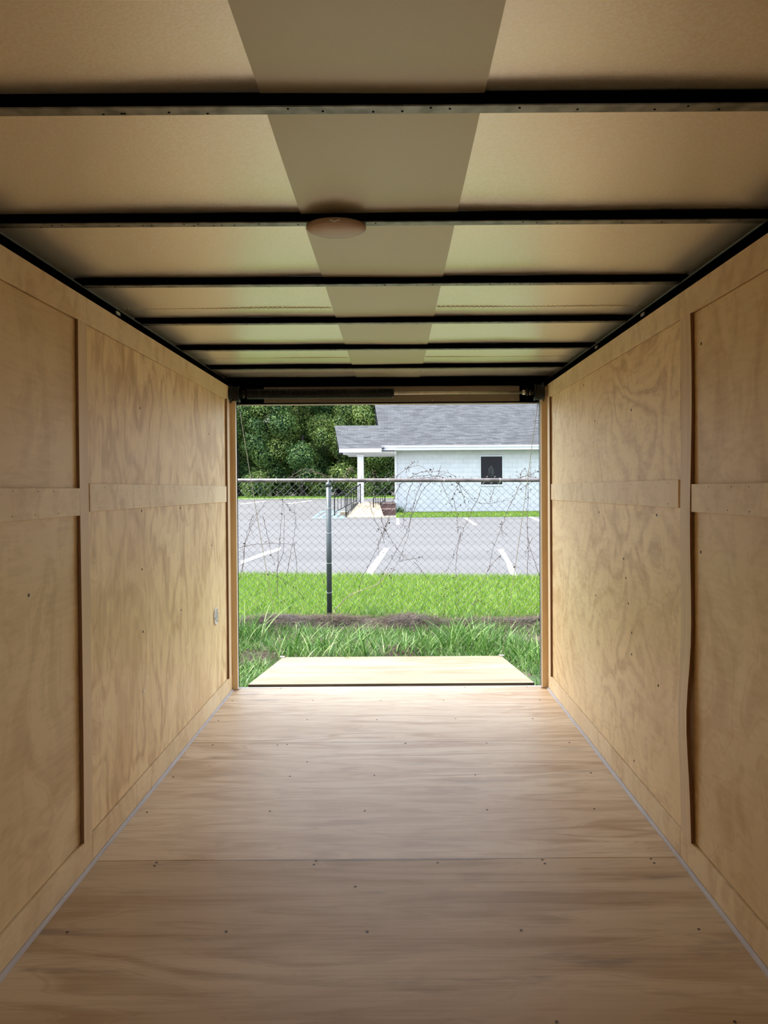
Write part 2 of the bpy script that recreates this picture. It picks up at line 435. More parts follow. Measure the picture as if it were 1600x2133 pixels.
def wall(side):
    s = -1 if side == 'left' else 1
    X = XL if s < 0 else XR
    def bx(d0, d1, y0, y1, z0, z1, **k):
        # d = distance proud of the panel plane, towards the inside
        a, b2 = X - s * d0, X - s * d1
        return MB().box(min(a, b2), max(a, b2), y0, y1, z0, z1, **k)
    mb = MB()
    if side == 'left':
        a = X - 0.09; mb.box(a, a + 0.03, YF, 5.02, -0.05, ZC + 0.02)
    else:
        a = X + 0.06
        mb.box(a, a + 0.03, YF, -1.0, -0.05, ZC + 0.02)
        mb.box(a, a + 0.03, -0.2, 5.02, -0.05, ZC + 0.02)
        mb.box(a, a + 0.03, -1.0, -0.2, 1.86, ZC + 0.02)  # doorway of an added side door, out of view, to brighten the interior
    w = mb.build('wall_' + side, M['skin'])
    w['kind'] = 'structure'
    yj = 2.60
    bx(-0.016, -0.0125, (YF if s < 0 else -0.2), 4.90, 0.0, ZT).build('backing', M['black'], w)
    L = side
    # panels
    if side == 'left':
        bx(-0.012, 0, YF, yj - 0.001, 0.103, ZT - 0.0905).build('plywood_panel', M['ply_left_near'], w)
    else:
        bx(-0.012, 0, -0.2, yj - 0.001, 0.103, ZT - 0.0905).build('plywood_panel', M['ply_right_near'], w)
        bx(-0.012, 0, YF, -1.0, 0.0, ZT).build('plywood_panel', M['ply_right_near'], w)
        bx(-0.012, 0, -1.0, -0.2, 1.86, ZT).build('plywood_panel', M['ply_right_near'], w)
    bx(-0.012, 0.004, yj + 0.001, 4.90, 0.103, ZT - 0.0898).build('plywood_panel', M['ply_%s_far' % L], w)
    # top strips
    zs = ZT - 0.088
    y_open = YF if s < 0 else -0.2
    bx(-0.012, 0.009, yj + 0.001, 4.90, zs, ZT).build('top_strip', M['ply_strip'], w, bevel=0.0008)
    bx(-0.012, 0.009, y_open, yj - 0.001, zs, ZT).build('top_strip', M['ply_strip'], w, bevel=0.0008)
    # base strips
    joints = [y_open, 2.60, 3.90, 4.90] if s < 0 else [y_open, 2.60, 3.26, 4.90]
    for a, b2 in zip(joints[:-1], joints[1:]):
        bx(-0.012, 0.011, a + 0.0012, b2 - 0.0012, 0.0, 0.10).build('base_strip', M['ply_strip'], w, bevel=0.0008)
    # mid strips
    bx(0.0002, 0.0125, y_open, (2.52 if s < 0 else 2.49), 1.182, 1.272).build('mid_strip', M['ply_strip'], w, bevel=0.001)
    bx(0.0042, 0.012, 2.605, 4.72, 1.192, 1.288).build('mid_strip', M['ply_strip'], w, bevel=0.001)
    # big batten over the joint, slightly warped on the right
    y0, y1 = (2.52, 2.592) if s < 0 else (2.49, 2.578)
    g = MB(); k = 24; zz0, zz1 = 0.102, zs - 0.002; vv = []
    for i in range(k + 1):
        z = zz0 + (zz1 - zz0) * i / k
        wv = 0.0
        if s > 0:
            wv = 0.016 * math.exp(-((z - 0.52) / 0.20) ** 2) + 0.003 * math.sin(z * 7)
        tk = 0.0135 + (wv * 0.3 if s > 0 else 0.002 * math.sin(z * 3))
        fx, bx_ = X - s * (tk + wv * 0.5), X - s * (0.0045 + wv * 0.5)
        yy0 = y0 + wv * 0.9
        vv += [(bx_, yy0, z), (fx, yy0, z), (fx, y1, z), (bx_, y1, z)]
    fs = []; mi = []
    for i in range(k):
        for j in range(4):
            fs.append((4 * i + j, 4 * i + (j + 1) % 4, 4 * i + 4 + (j + 1) % 4, 4 * i + 4 + j)); mi.append(1 if j == 0 else 0)
    fs += [(0, 1, 2, 3), tuple(4 * k + j for j in range(4))]; mi += [0, 0]
    g.v = vv; g.f = fs; g.mi = mi
    g.build('batten', [M['ply_stud'], M['ply_edge_shade']], w, label='pale vertical board over the panel joint')
    # rear battens
    bx(0.0042, 0.017, 4.735, 4.80, 0.10, zs, front=1).build('batten', [M['ply_stud'], M['ply_edge_shade']], w)
    # dark marks
    if s < 0: pts = [(291,850),(435,904),(376,1058),(295,1064),(296,1186),(298,1316),(377,1271),(441,1136),(182,760),(60,1240)]
    else: pts = [(1216,802),(1315,854),(1239,877),(1461,716),(1248,1067),(1368,1073),(1299,1164),(1304,1204),(1241,1240),(1309,1257),(1316,1318),(1316,1363),(1460,1150),(1371,1428),(1321,1585)]
    kn = None
    for (px, py) in pts:
        far = (px > 190) if s < 0 else (px < 1410)
        p = at_x(px, py, X - s * (0.0044 if far else 0.0004))
        if kn is None:
            kn = MB().lathe([(0.0055, 0), (0.005, 0.0009 * -s), (0.001, 0.0007 * -s)], (0, 0, 0), 'x', 10).build('nail_hole', M['screw'], w); o = kn
        else: o = copy_at(kn, (0, 0, 0), w)
        o.location = p
    # nails along the mid strip
    for y in np.arange(2.72, 4.7, 0.41):
        for z in (1.204, 1.276):
            o = copy_at(kn, (0, 0, 0), w); o.scale = (1, .32, .32); o.location = (X - s * 0.0121, float(y) + rnd.uniform(-.03, .03), z)
    for y in np.arange(1.95, 2.45, 0.13):
        for z in (1.194, 1.262):
            o = copy_at(kn, (0, 0, 0), w); o.scale = (1, .32, .32); o.location = (X - s * 0.0126, float(y) + rnd.uniform(-.02, .02), z)
    return w
wl_o = wall('left'); wr_o = wall('right')
stp = at_x(300, 1439, XL + 0.0045)
MB().box(stp.x, stp.x + 0.0015, stp.y - 0.012, stp.y + 0.004, stp.z - 0.006, stp.z + 0.006).build('staple', M['white'], wl_o, bevel=0.0005, label='tiny bright staple')
# front wall (behind the viewer)
wf = MB().box(XL - 0.09, XR + 0.09, YF - 0.03, YF, -0.05, ZC + 0.02).build('wall_front', M['skin']); wf['kind'] = 'structure'
MB().box(XL, XR, YF + 0.001, YF + 0.013, 0.0, ZT).build('plywood_panel', M['ply_left_near'], wf)
# leaf of the added, unseen side door that lets in more daylight, folded back
sd = MB().box(XR + 0.095, XR + 0.125, -1.85, -1.05, 0.0, 1.84).build('added_side_door', M['white'], bevel=0.004); sd['kind'] = 'structure'

# ceiling
ce = MB().box(XL - 0.09, XR + 0.09, YF, 5.06, ZC + 0.012, ZC + 0.03).build('ceiling', M['skin']); ce['kind'] = 'structure'
bows = [1.448 + 0.6105 * i for i in range(-4, 6)]
SL, SR = -0.242, 0.170
def sheet(xa, xb, ya, yb, mat, z0, name, lab=None):
    nx, ny = 8, max(4, int((yb - ya) / 0.03)); vv = []; ff = []
    for j in range(ny + 1):
        y = ya + (yb - ya) * j / ny
        ph = ((y - 1.448) / 0.6105) % 1.0
        for i in range(nx + 1):
            x = xa + (xb - xa) * i / nx
            sag = -0.0035 * (math.sin(math.pi * ph)) - 0.0012 * math.sin(x * 9 + y * 5)
            vv.append((x, y, z0 + sag))
    for j in range(ny):
        for i in range(nx):
            a = j * (nx + 1) + i; ff.append((a, a + nx + 1, a + nx + 2, a + 1))
    g = MB(); g.add(vv, ff)
    return g.build(name, mat, ce, smooth_=True, label=lab)
cj = [YF, -0.55, 0.67, 1.89, 3.085, 4.24, 5.0]
for a, b_ in zip(cj[:-1], cj[1:]):
    sheet(XL - 0.06, SL + 0.01, a, b_, M['galv'], ZC, 'roof_sheet')
    sheet(SR - 0.01, XR + 0.05, a, b_, M['galv'], ZC, 'roof_sheet')
sheet(SL, SR, YF, 5.0, M['strip'], ZC - 0.0045, 'centre_strip', 'smooth darker grey strip down the middle')
for yj in (3.085, 4.24):
    for (xa, xb) in ((XL - 0.04, SL - 0.005), (SR + 0.005, XR + 0.03)):
        g = MB().box(xa, xb, yj - 0.003, yj + 0.003, ZC - 0.006, ZC - 0.0035)
        x = xa
        while x < xb - 0.012:
            g.box(x, x + 0.010, yj - 0.012, yj - 0.004, ZC - 0.0065, ZC - 0.0035); x += 0.019
        g.build('perforated_seam', M['galv'], ce, kind='stuff')
for yb in bows:
    b_ = MB()
    b_.box(XL - 0.05, XR + 0.04, yb - 0.030, yb, ZB + 0.002, ZC - 0.002)
    bo = b_.build('roof_bow', M['black'], ce, bevel=0.002)
    l_ = MB().box(XL - 0.045, XR + 0.035, yb - 0.029, yb - 0.001, ZB - 0.001, ZB + 0.0018)
    for _ in range(26):
        x = rnd.uniform(XL, XR); y = yb - rnd.uniform(0.006, 0.024)
        l_.lathe([(0.0025, -0.0014), (0.0018, -0.0022)], (x, y, ZB), 'z', 6, 1)
    l_.build('bow_flange', [M['bow_lip'], M['black']], bo, label='scuffed lower face of the bow, coloured paler as lit')
# long rails on top of the walls
for n_, (xa, xb) in enumerate(((XL - 0.075, XL - 0.022), (XR + 0.015, XR + 0.068))):
    t = MB().box(xa, xb, YF, 5.0, 1.86, ZB - 0.0015).build('trim_%d' % (n_ + 1), M['black'], bevel=0.004); t['kind'] = 'structure'
    xe_ = xb - 0.003 if n_ == 0 else xa + 0.003
    MB().tube([(xe_, YF, ZB + 0.001), (xe_, 1.0, ZB + 0.003), (xe_, 2.7, ZB + 0.001), (xe_, 4.95, ZB + 0.002)], 0.004, 8).build('rail_highlight', M['highlight_bead'], t, smooth_=True, label='thin grey highlight line along the top of the rail')  # bead added to draw the highlight on the rail's top edge
    # clips on the rail
    ps = [(245, 653), (430, 787)] if n_ == 0 else [(1340, 655), (1243, 723)]
    for (px, py) in ps:
        xx = XL - 0.02 if n_ == 0 else XR + 0.013
        p = at_x(px, py, xx)
        MB().box(p.x - 0.004, p.x + 0.004, p.y - 0.02, p.y + 0.02, p.z - 0.006, p.z + 0.006).build('clip', M['steel'], t, bevel=0.001)
# cove moulding on the floor, both sides
for n_, (X, s) in enumerate(((XL + 0.011, 1), (XR - 0.011, -1))):
    g = MB(); vv = []; ff = []; k = 90; yst = YF if n_ == 0 else -0.2
    for i in range(k + 1):
        y = yst + (YB - 0.03 - yst) * i / k; wv = 0.0012 * math.sin(y * 4.2) + 0.0008 * math.sin(y * 11)
        pr = [(0, 0.0), (0, 0.010), (0.0015, 0.011), (0.004, 0.0095), (0.007, 0.006), (0.0095 + wv, 0.003), (0.011 + wv, 0.0)]
        vv += [(X + s * a, y, b2 + 0.0002) for a, b2 in pr]
    for i in range(k):
        for j in range(6): ff.append((7 * i + j, 7 * i + j + 1, 7 * i + 8 + j, 7 * i + 7 + j))
    g.add(vv, ff)
    o = g.build('baseboard_' + ('left', 'right')[n_], M['cove'], smooth_=True); o['kind'] = 'structure'
# rear door frame
dr = MB().box(XL - 0.06, XR + 0.06, 4.985, 5.03, 1.822, ZC).build('door_1', M['black'], bevel=0.003); dr['kind'] = 'structure'
OL, OR = -1.000, 0.9275
MB().box(XL - 0.06, -1.032, 4.93, 5.03, -0.05, 1.83).build('frame_post', M['black'], dr)
MB().box(0.958, XR + 0.06, 4.93, 5.03, -0.05, 1.83).build('frame_post', M['black'], dr)
MB().box(XL, OL - 0.0045, 4.868, 4.93, 0.0, 1.90).build('seal_strip', M['black'], dr)
MB().box(OR, XR, 4.868, 4.93, 0.0, 1.90).build('seal_strip', M['black'], dr)
MB().box(OL - 0.0043, OL, 4.874, 4.884, 0.0, 1.83).build('edge_trim', M['white'], dr)
MB().box(OR - 0.0043, OR - 0.0002, 4.874, 4.884, 0.0, 1.83).build('edge_trim', M['white'], dr)
MB().box(-1.03, 0.956, 5.012, 5.034, 1.815, 1.8225).build('edge_trim', M['white'], dr)
MB().box(-1.0385, -0.9985, 4.845, 4.866, 0.0, 1.90).build('jamb_board', M['ply_stud'], dr, bevel=0.002, label='pale wooden jamb board')
MB().box(0.9265, 0.9675, 4.845, 4.866, 0.0, 1.90).build('jamb_board', M['ply_stud'], dr, bevel=0.002, label='pale wooden jamb board')
MB().box(OL - 0.01, OR + 0.01, YB, 4.914, -0.04, 0.0005).build('threshold', M['white'], dr, bevel=0.002, label='white metal threshold strip')
MB().box(OL - 0.04, OL + 0.01, YB - 0.05, YB, 0.0, 0.008).build('corner_gasket', M['cove'], dr, bevel=0.003)
MB().box(OR - 0.01, OR + 0.045, YB - 0.05, YB, 0.0, 0.008).build('corner_gasket', M['cove'], dr, bevel=0.003)
pa, pb = at_y(550, 801, 4.98), at_y(1082, 837, 4.98)
hp = MB().box(pa.x, pb.x, 4.974, 4.984, 1.828, 1.928).build('header_panel', M['brown_panel'], dr, bevel=0.001, label='plain brown panel above the opening')
for fx in (0.04, 0.36, 0.66, 0.97):
    MB().lathe([(0.004, 0), (0.004, -0.002), (0.001, -0.003)], (pa.x + (pb.x - pa.x) * fx, 4.974, 1.836), 'y', 8).build('rivet', M['steel'], hp)
# torn-edge black header plate behind the spring, in front of the last roof sheet
MB().box(XL - 0.02, XR + 0.01, 4.955, 4.984, 1.930, 1.965).build('header_beam', M['black'], dr, bevel=0.002)

# ------------------------------------------------------------------ door spring
YS, ZS = 4.86, 1.869
sp = empty('torsion_spring', (XC, YS, ZS))
tag(sp, 'black coiled torsion spring on a steel shaft above the rear opening', 'door spring')
MB().tube([(OL - 0.03, YS, ZS), (OR + 0.03, YS, ZS)], 0.0095, 14).build('shaft', M['steel'], sp, smooth_=True)
x0 = at_y(514, 819, YS).x; x1 = at_y(817, 819, YS).x
pts = []; turns = 118
for i in range(turns * 12 + 1):
    a = 2 * math.pi * i / 12
    pts.append((x0 + (x1 - x0) * i / (turns * 12), YS + 0.0285 * math.cos(a), ZS + 0.0285 * math.sin(a)))
MB().tube(pts, 0.0036, 5).build('coil', M['dark_steel'], sp, smooth_=True)
MB().lathe([(0.03, -0.008), (0.031, -0.003), (0.027, 0), (0.031, 0.003), (0.03, 0.008)], (x1 + 0.004, YS, ZS), 'x', 20).build('winding_cone', M['dark_steel'], sp, smooth_=True)
MB().lathe([(0.022, -0.03), (0.027, -0.02), (0.022, 0.0), (0.026, 0.006)], (x0, YS, ZS), 'x', 20).build('winding_cone', M['dark_steel'], sp, smooth_=True)
def drum(xc, s):
    g = MB()
    prof = [(0.061, -0.033), (0.062, -0.028), (0.053, -0.024)]
    for i in range(7):
        prof += [(0.048, -0.019 + i * 0.005), (0.0455, -0.0165 + i * 0.005)]
    prof += [(0.050, 0.019), (0.054, 0.024), (0.030, 0.026)]
    prof = [(r, h * (-s)) for r, h in prof]
    d = g.lathe(prof, (xc, YS, ZS), 'x', 36).build('cable_drum', M['dark_steel'], sp, smooth_=True)
    MB().lathe([(0.016, -0.012), (0.018, 0.0), (0.016, 0.012)], (xc - s * 0.045, YS, ZS), 'x', 6).build('collar', M['dark_steel'], d)
    MB().box(xc - s * 0.06 - 0.004, xc - s * 0.06 + 0.004, YS - 0.02, YS - 0.012, ZS - 0.02, ZS + 0.004).build('set_screw', M['steel'], d, bevel=0.001)
    return d
# s: side of the flange
xd0, xd1 = at_y(491, 819, YS).x, at_y(1121, 819, YS).x
drum(xd0, -1); drum(xd1, 1)
for (xc, s) in ((xd0, 1), (xd1, -1)):
    g = MB().box(xc + s * 0.065 - 0.003, xc + s * 0.065 + 0.003, YS - 0.028, 4.984, ZS - 0.045, ZS + 0.06)
    g.box(xc + s * 0.065 - 0.003, xc + s * 0.065 + 0.045 * s + 0.003, 4.978, 4.984, ZS - 0.045, ZS + 0.06) if s > 0 else g.box(xc + s * 0.065 - 0.048, xc + s * 0.065 + 0.003, 4.978, 4.984, ZS - 0.045, ZS + 0.06)
    g.build('bracket', M['black'], sp, bevel=0.001)
    MB().lathe([(0.02, -0.008), (0.022, 0), (0.02, 0.008)], (xc + s * 0.065, YS, ZS), 'x', 20).build('bearing', M['dark_steel'], sp, smooth_=True)
MB().lathe([(0.015, -0.012), (0.0165, 0), (0.015, 0.012)], (at_y(1092, 817, YS).x, YS, ZS), 'x', 16).build('shaft_collar', M['steel'], sp, smooth_=True)

# ------------------------------------------------------------------ ramp door
RY0, RY1 = 5.04, 6.62
c00 = at_y(514, 1425, RY0); c10 = at_y(1117, 1423, RY0); c01 = at_y(592, 1368, RY1); c11 = at_y(1041, 1367, RY1)
zn = (c00.z + c10.z) / 2; zf = (c01.z + c11.z) / 2
rx0, rx1 = (c00.x + c01.x) / 2, (c10.x + c11.x) / 2
rp = empty('ramp_door', ((rx0 + rx1) / 2, RY0, zn - 0.05))
tag(rp, 'pale plywood ramp door lowered flat onto the grass outside', 'ramp')
def rz(y): return zn + (zf - zn) * (y - RY0) / (RY1 - RY0)
th = 0.016
g = MB(); ym = RY0 + 1.22
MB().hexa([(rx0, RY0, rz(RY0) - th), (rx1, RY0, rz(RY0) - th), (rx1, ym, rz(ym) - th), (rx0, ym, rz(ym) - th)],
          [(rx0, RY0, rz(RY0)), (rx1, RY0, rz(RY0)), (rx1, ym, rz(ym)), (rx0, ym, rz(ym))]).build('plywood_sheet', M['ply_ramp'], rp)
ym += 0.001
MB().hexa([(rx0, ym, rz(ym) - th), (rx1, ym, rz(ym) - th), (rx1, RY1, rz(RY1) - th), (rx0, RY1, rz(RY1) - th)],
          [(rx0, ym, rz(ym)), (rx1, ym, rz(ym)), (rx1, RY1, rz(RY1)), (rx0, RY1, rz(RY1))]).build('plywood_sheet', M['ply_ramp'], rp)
MB().hexa([(rx0 - .004, RY0 - .004, rz(RY0) - 0.045), (rx1 + .004, RY0 - .004, rz(RY0) - 0.045), (rx1 + .004, RY1 + .004, rz(RY1) - 0.045), (rx0 - .004, RY1 + .004, rz(RY1) - 0.045)],
          [(rx0 - .004, RY0 - .004, rz(RY0) - th - .001), (rx1 + .004, RY0 - .004, rz(RY0) - th - .001), (rx1 + .004, RY1 + .004, rz(RY1) - th - .001), (rx0 - .004, RY1 + .004, rz(RY1) - th - .001)]).build('ramp_frame', M['ramp_edge'], rp, label='dark shaded front edge')
for (px, py) in ((600, 1388), (603, 1386), (1030, 1386), (1034, 1389)):
    d_ = ray(px, py); t_ = (zn - RY0 * (zf - zn) / (RY1 - RY0) - CAM.z) / (d_.z - d_.y * (zf - zn) / (RY1 - RY0)); p = CAM + d_ * t_
    MB().lathe([(0.007, 0.0005), (0.007, 0.003), (0.002, 0.002)], p, 'z', 8).build('screw', M['steel'], rp)
for (x, s) in ((rx0, -1), (rx1, 1)):
    MB().box(x - 0.02, x + 0.02, RY1 - 0.06, RY1 - 0.02, rz(RY1 - .04), rz(RY1 - .04) + 0.012).build('cable_anchor', M['steel'], rp, bevel=0.002)
hg = MB().tube([(rx0, RY0 - 0.018, zn - 0.03), (rx1, RY0 - 0.018, zn - 0.03)], 0.009, 8).build('hinge', M['black'], rp)
# lift cables
def cable(px_list, xe, xd, lab):
    a = Vector((xd, YS + 0.03, ZS - 0.05)); b2 = Vector((xe, RY1 - 0.04, rz(RY1 - 0.04) + 0.012))
    pts = []
    for i in range(21):
        t = i / 20; p = a.lerp(b2, t); p.z -= 0.05 * math.sin(math.pi * t); pts.append(p)
    o = MB().tube(pts, 0.0021, 6).build('steel_cable', M['steel'], smooth_=True)
    tag(o, lab, 'cable')
cable(None, rx0 + 0.0, OL + 0.012, 'thin steel lift cable on the left running down to the ramp')
cable(None, rx1 - 0.0, OR - 0.012, 'thin steel lift cable on the right running down to the ramp')

# ------------------------------------------------------------------ dome light
dc = at_z(701, 470, ZB)
dc = Vector((dc.x, 2.048, ZB - 0.002))
dl = empty('dome_light', dc)
dl.scale = (1.0, 0.80, 0.74)
tag(dl, 'round pinkish dome light hanging under the second roof bow', 'ceiling light')
R_ = 0.079
MB().lathe([(R_ * 0.95, 0.0), (R_, -0.004), (R_, -0.014), (R_ * 0.96, -0.018)], dc, 'z', 48).build('rim', M['lens_base'], dl, smooth_=True)
MB().lathe([(R_ * 0.95, -0.016), (R_ * 0.93, -0.020), (R_ * 0.8, -0.026), (R_ * 0.55, -0.031), (R_ * 0.25, -0.033), (0.002, -0.0335)], dc, 'z', 48).build('lens', M['lens'], dl, smooth_=True)
MB().tube([(dc.x - 0.012, dc.y - R_ * 1.0, dc.z - 0.010), (dc.x, dc.y - R_ * 1.03, dc.z - 0.017), (dc.x + 0.014, dc.y - R_ * 1.0, dc.z - 0.010)], 0.0026, 8).build('switch', M['plate'], dl, smooth_=True)
pts = [(dc.x + 0.012 + 0.012 * math.cos(a), dc.y - 0.018 - 0.003 * i, dc.z + 0.0 + 0.026 * math.sin(a)) for i, a in enumerate(np.linspace(0, math.pi, 9))]
MB().tube([(dc.x - 0.012, dc.y - 0.045, dc.z - 0.002), (dc.x - 0.014, dc.y - 0.045, dc.z + 0.016), (dc.x - 0.004, dc.y - 0.044, dc.z + 0.024), (dc.x + 0.010, dc.y - 0.038, dc.z + 0.020), (dc.x + 0.014, dc.y - 0.03, dc.z + 0.010)], 0.003, 8).build('wire', M['black'], dl, smooth_=True)

# oval plate on left wall
pc = at_x(449, 1284, XL + 0.004)
pl = empty('round_cover_plate', pc)
tag(pl, 'small round off-white cover plate screwed low on the left plywood wall', 'cover plate')
MB().lathe([(0.052, 0.0005), (0.052, 0.004), (0.047, 0.006), (0.036, 0.006), (0.035, 0.003)], pc, 'x', 36).build('rim', M['plate'], pl, smooth_=True)
MB().lathe([(0.034, 0.003), (0.033, 0.0045), (0.01, 0.0045)], pc, 'x', 30).build('insert', M['plate_in'], pl)
for a in (1.2, 3.3, 5.4):
    MB().lathe([(0.004, 0.006), (0.004, 0.0075), (0.001, 0.007)], pc + Vector((0, 0.042 * math.cos(a), 0.042 * math.sin(a))), 'x', 8).build('screw', M['screw'], pl)

# ------------------------------------------------------------------ ground
def strip_mesh(y0, y1, ny, xs, zf_):
    g = MB(); vv = []; ff = []; n = len(xs)
    for j in range(ny + 1):
        y = y0 + (y1 - y0) * j / ny
        for x in xs: vv.append((x, y, zf_(x, y)))
    for j in range(ny):
        for i in range(n - 1): a = j * n + i; ff.append((a, a + 1, a + n + 1, a + n))
    g.add(vv, ff); return g
ea, eb = at_g(505, 1198), at_g(1128, 1203)
def edge_y(x): return ea.y + (eb.y - ea.y) * (x - ea.x) / (eb.x - ea.x)
xs = list(np.linspace(-14, 14, 57))
def berm(x, y):
    yc = 7.92 + 0.10 * math.sin(x * 1.3 + 1) + (-0.10 if x > 0.2 else 0.0)
    return 0.085 * math.exp(-((y - yc) / 0.27) ** 2) * (0.72 + 0.42 * math.sin(x * 3.1 + 2) * math.sin(x * 1.7) + 0.22 * math.sin(x * 8.3))
def gzb(x, y): return gz(y) + berm(x, y)
gr = strip_mesh(-4, 8.6, 126, xs, lambda x, y: gzb(x, y)).build('ground_near', M['soil'], smooth_=True); gr.name = 'ground'; gr['kind'] = 'structure'
g = MB(); vv = []; ff = []; n = len(xs); ny = 16
for j in range(ny + 1):
    for x in xs:
        y = 8.6 + (edge_y(x) - 8.6) * j / ny; vv.append((x, y, gz(y)))
for j in range(ny):
    for i in range(n - 1): a = j * n + i; ff.append((a, a + 1, a + n + 1, a + n))
g.add(vv, ff); o = g.build('lawn', M['soil_green'], smooth_=True); o['kind'] = 'structure'
# mulch band mesh just above ground
g = strip_mesh(7.45, 8.45, 30, list(np.linspace(-8, 8, 161)), lambda x, y: gzb(x, y) + (0.012 + 0.012 * math.sin(x * 23 + y * 31) * math.sin(x * 13 - y * 17) + 0.02 * max(0, math.sin(x * 5.3 + 1))) * math.exp(-((y - 7.93 + 0.05 * math.sin(x * 2.7)) / 0.22) ** 2) + 0.003 - 0.03 * (1 - math.exp(-((y - 7.93 + 0.06 * math.sin(x * 4.1)) / 0.30) ** 4)))
o = g.build('mulch_bank', M['mulch'], smooth_=True); tag(o, 'low bank of dark dead clippings along the foot of the fence', 'mulch', kind='stuff')
# asphalt
YA1 = 67.0
g = MB(); vv = []; ff = []; xs2 = list(np.linspace(-60, 60, 61)); ny = 30
for j in range(ny + 1):
    for x in xs2:
        y0 = edge_y(max(-14, min(14, x))); y = y0 + (YA1 - y0) * (j / ny) ** 1.3; vv.append((x, y, gz(y) - 0.004))
n = len(xs2)
for j in range(ny):
    for i in range(n - 1): a = j * n + i; ff.append((a, a + 1, a + n + 1, a + n))
g.add(vv, ff); lot = g.build('parking_lot', M['asphalt']); lot['kind'] = 'structure'
ff_ = strip_mesh(69.4, 130, 12, xs2, lambda x, y: gz(y) + 0.05).build('forest_floor', M['mulch']); ff_['kind'] = 'structure'
fg = strip_mesh(YA1 - 0.6, 69.5, 12, xs2, lambda x, y: gz(y) + (0.05 if y > YA1 - 0.3 else -0.1)).build('far_lawn', M['soil_green']); fg['kind'] = 'structure'
# side lawns left/right of the near lawn
def gpoly(name, pix, mat, parent, dz=0.002, thick=0.0025):
    p = [at_g(*q) for q in pix]
    n = len(p); g = MB()
    vv = [(q.x, q.y, q.z + dz - thick) for q in p] + [(q.x, q.y, q.z + dz) for q in p]
    ff = [tuple(range(n, 2 * n))] + [(i, (i + 1) % n, n + (i + 1) % n, n + i) for i in range(n)]
    g.add(vv, ff)
    # make the top face up
    o = g.build(name, mat, parent)
    return o
gpoly('painted_line', [(501, 1176), (501, 1169), (548, 1151), (585, 1140), (585, 1146), (550, 1158)], M['paint'], lot)
gpoly('painted_line', [(757, 1199), (774, 1199), (812, 1142), (799, 1142)], M['paint'], lot)
gpoly('painted_line', [(1065, 1203), (1079, 1203), (1063, 1168), (1048, 1144), (1036, 1144), (1052, 1168)], M['paint'], lot)
gpoly('painted_line', [(826, 1093), (833, 1093), (831, 1079), (825, 1079)], M['paint'], lot)
gpoly('painted_line', [(986, 1094), (996, 1094), (972, 1078), (965, 1078)], M['paint'], lot)
gpoly('painted_line', [(1122, 1087), (1135, 1087), (1108, 1075), (1099, 1075)], M['paint'], lot)
gpoly('painted_line', [(501, 1049), (501, 1051), (560, 1044), (556, 1043)], M['paint'], lot)
gpoly('painted_line', [(600, 1048), (600, 1050), (652, 1043), (648, 1042)], M['paint'], lot)
# access bay: blue outline and hatching
gpoly('painted_line', [(648, 1080), (655, 1080), (675, 1064), (669, 1064)], M['blue_paint'], lot)
gpoly('painted_line', [(655, 1080), (722, 1080), (722, 1078), (657, 1078)], M['blue_paint'], lot)
gpoly('painted_line', [(672, 1066), (722, 1066), (722, 1064), (674, 1064)], M['blue_paint'], lot)
for k in range(4):
    gpoly('painted_line', [(664 + 14 * k, 1078), (672 + 14 * k, 1078), (690 + 12 * k, 1066), (683 + 12 * k, 1066)], M['blue_paint'], lot)

# ------------------------------------------------------------------ grass (blades)
def blades(name, P, hgt, wid, mat, seg=2, lean=0.35, seed=1, curl=0.6, flat=0.0):
    r = np.random.default_rng(seed); n = len(P)
    h = hgt[0] + (hgt[1] - hgt[0]) * r.random(n) ** 1.3
    w = wid * (0.7 + 0.6 * r.random(n))
    az = r.random(n) * 2 * np.pi; fa = r.random(n) * 2 * np.pi
    ln = lean * (0.3 + r.random(n))
    d = np.stack([np.cos(az), np.sin(az)], 1)
    side = np.stack([np.cos(fa), np.sin(fa), np.zeros(n)], 1)
    rows = []
    for k in range(seg + 1):
        t = k / seg
        out = (ln * t + curl * ln * t * t)[:, None] * d * h[:, None]
        z = h * (t - flat * t - 0.35 * curl * ln * t * t * t)
        c = np.concatenate([P[:, :2] + out, (P[:, 2] + z)[:, None]], 1)
        ww = (w * (1 - t ** 1.6) * 0.5)[:, None]
        rows.append((c - side * ww, c + side * ww) if k < seg else (c,))
    V = []
    for rr in rows: V += list(rr)
    V = np.stack(V, 1)
    per = V.shape[1]; V = V.reshape(-1, 3)
    idx = []
    base = np.arange(n) * per
    loops = []; starts = []; tot = []
    fl = []
    for k in range(seg - 1):
        fl.append(np.stack([base + 2 * k, base + 2 * k + 1, base + 2 * k + 3, base + 2 * k + 2], 1))
    tri = np.stack([base + 2 * (seg - 1), base + 2 * (seg - 1) + 1, base + 2 * seg], 1)
    me = bpy.data.meshes.new(name)
    me.vertices.add(len(V)); me.vertices.foreach_set('co', V.astype(np.float32).ravel())
    lv = np.concatenate([f.ravel() for f in fl] + [tri.ravel()])
    nq = sum(len(f) for f in fl); nt_ = len(tri)
    me.loops.add(len(lv)); me.loops.foreach_set('vertex_index', lv.astype(np.int32))
    me.polygons.add(nq + nt_)
    ls = np.concatenate([np.arange(nq) * 4, nq * 4 + np.arange(nt_) * 3])
    me.polygons.foreach_set('loop_start', ls.astype(np.int32))
    me.materials.append(mat); me.update(calc_edges=True); me.validate()
    o = bpy.data.objects.new(name, me); C.objects.link(o)
    return o
R0 = np.random.default_rng(11)
n = 110000
x = R0.uniform(-5.5, 5.5, n); t = R0.random(n); ye = ea.y + (eb.y - ea.y) * (x - ea.x) / (eb.x - ea.x)
y = 8.15 + (ye + 0.03 - 8.15) * t
P = np.stack([x, y, np.array([gz(v) for v in y])], 1)
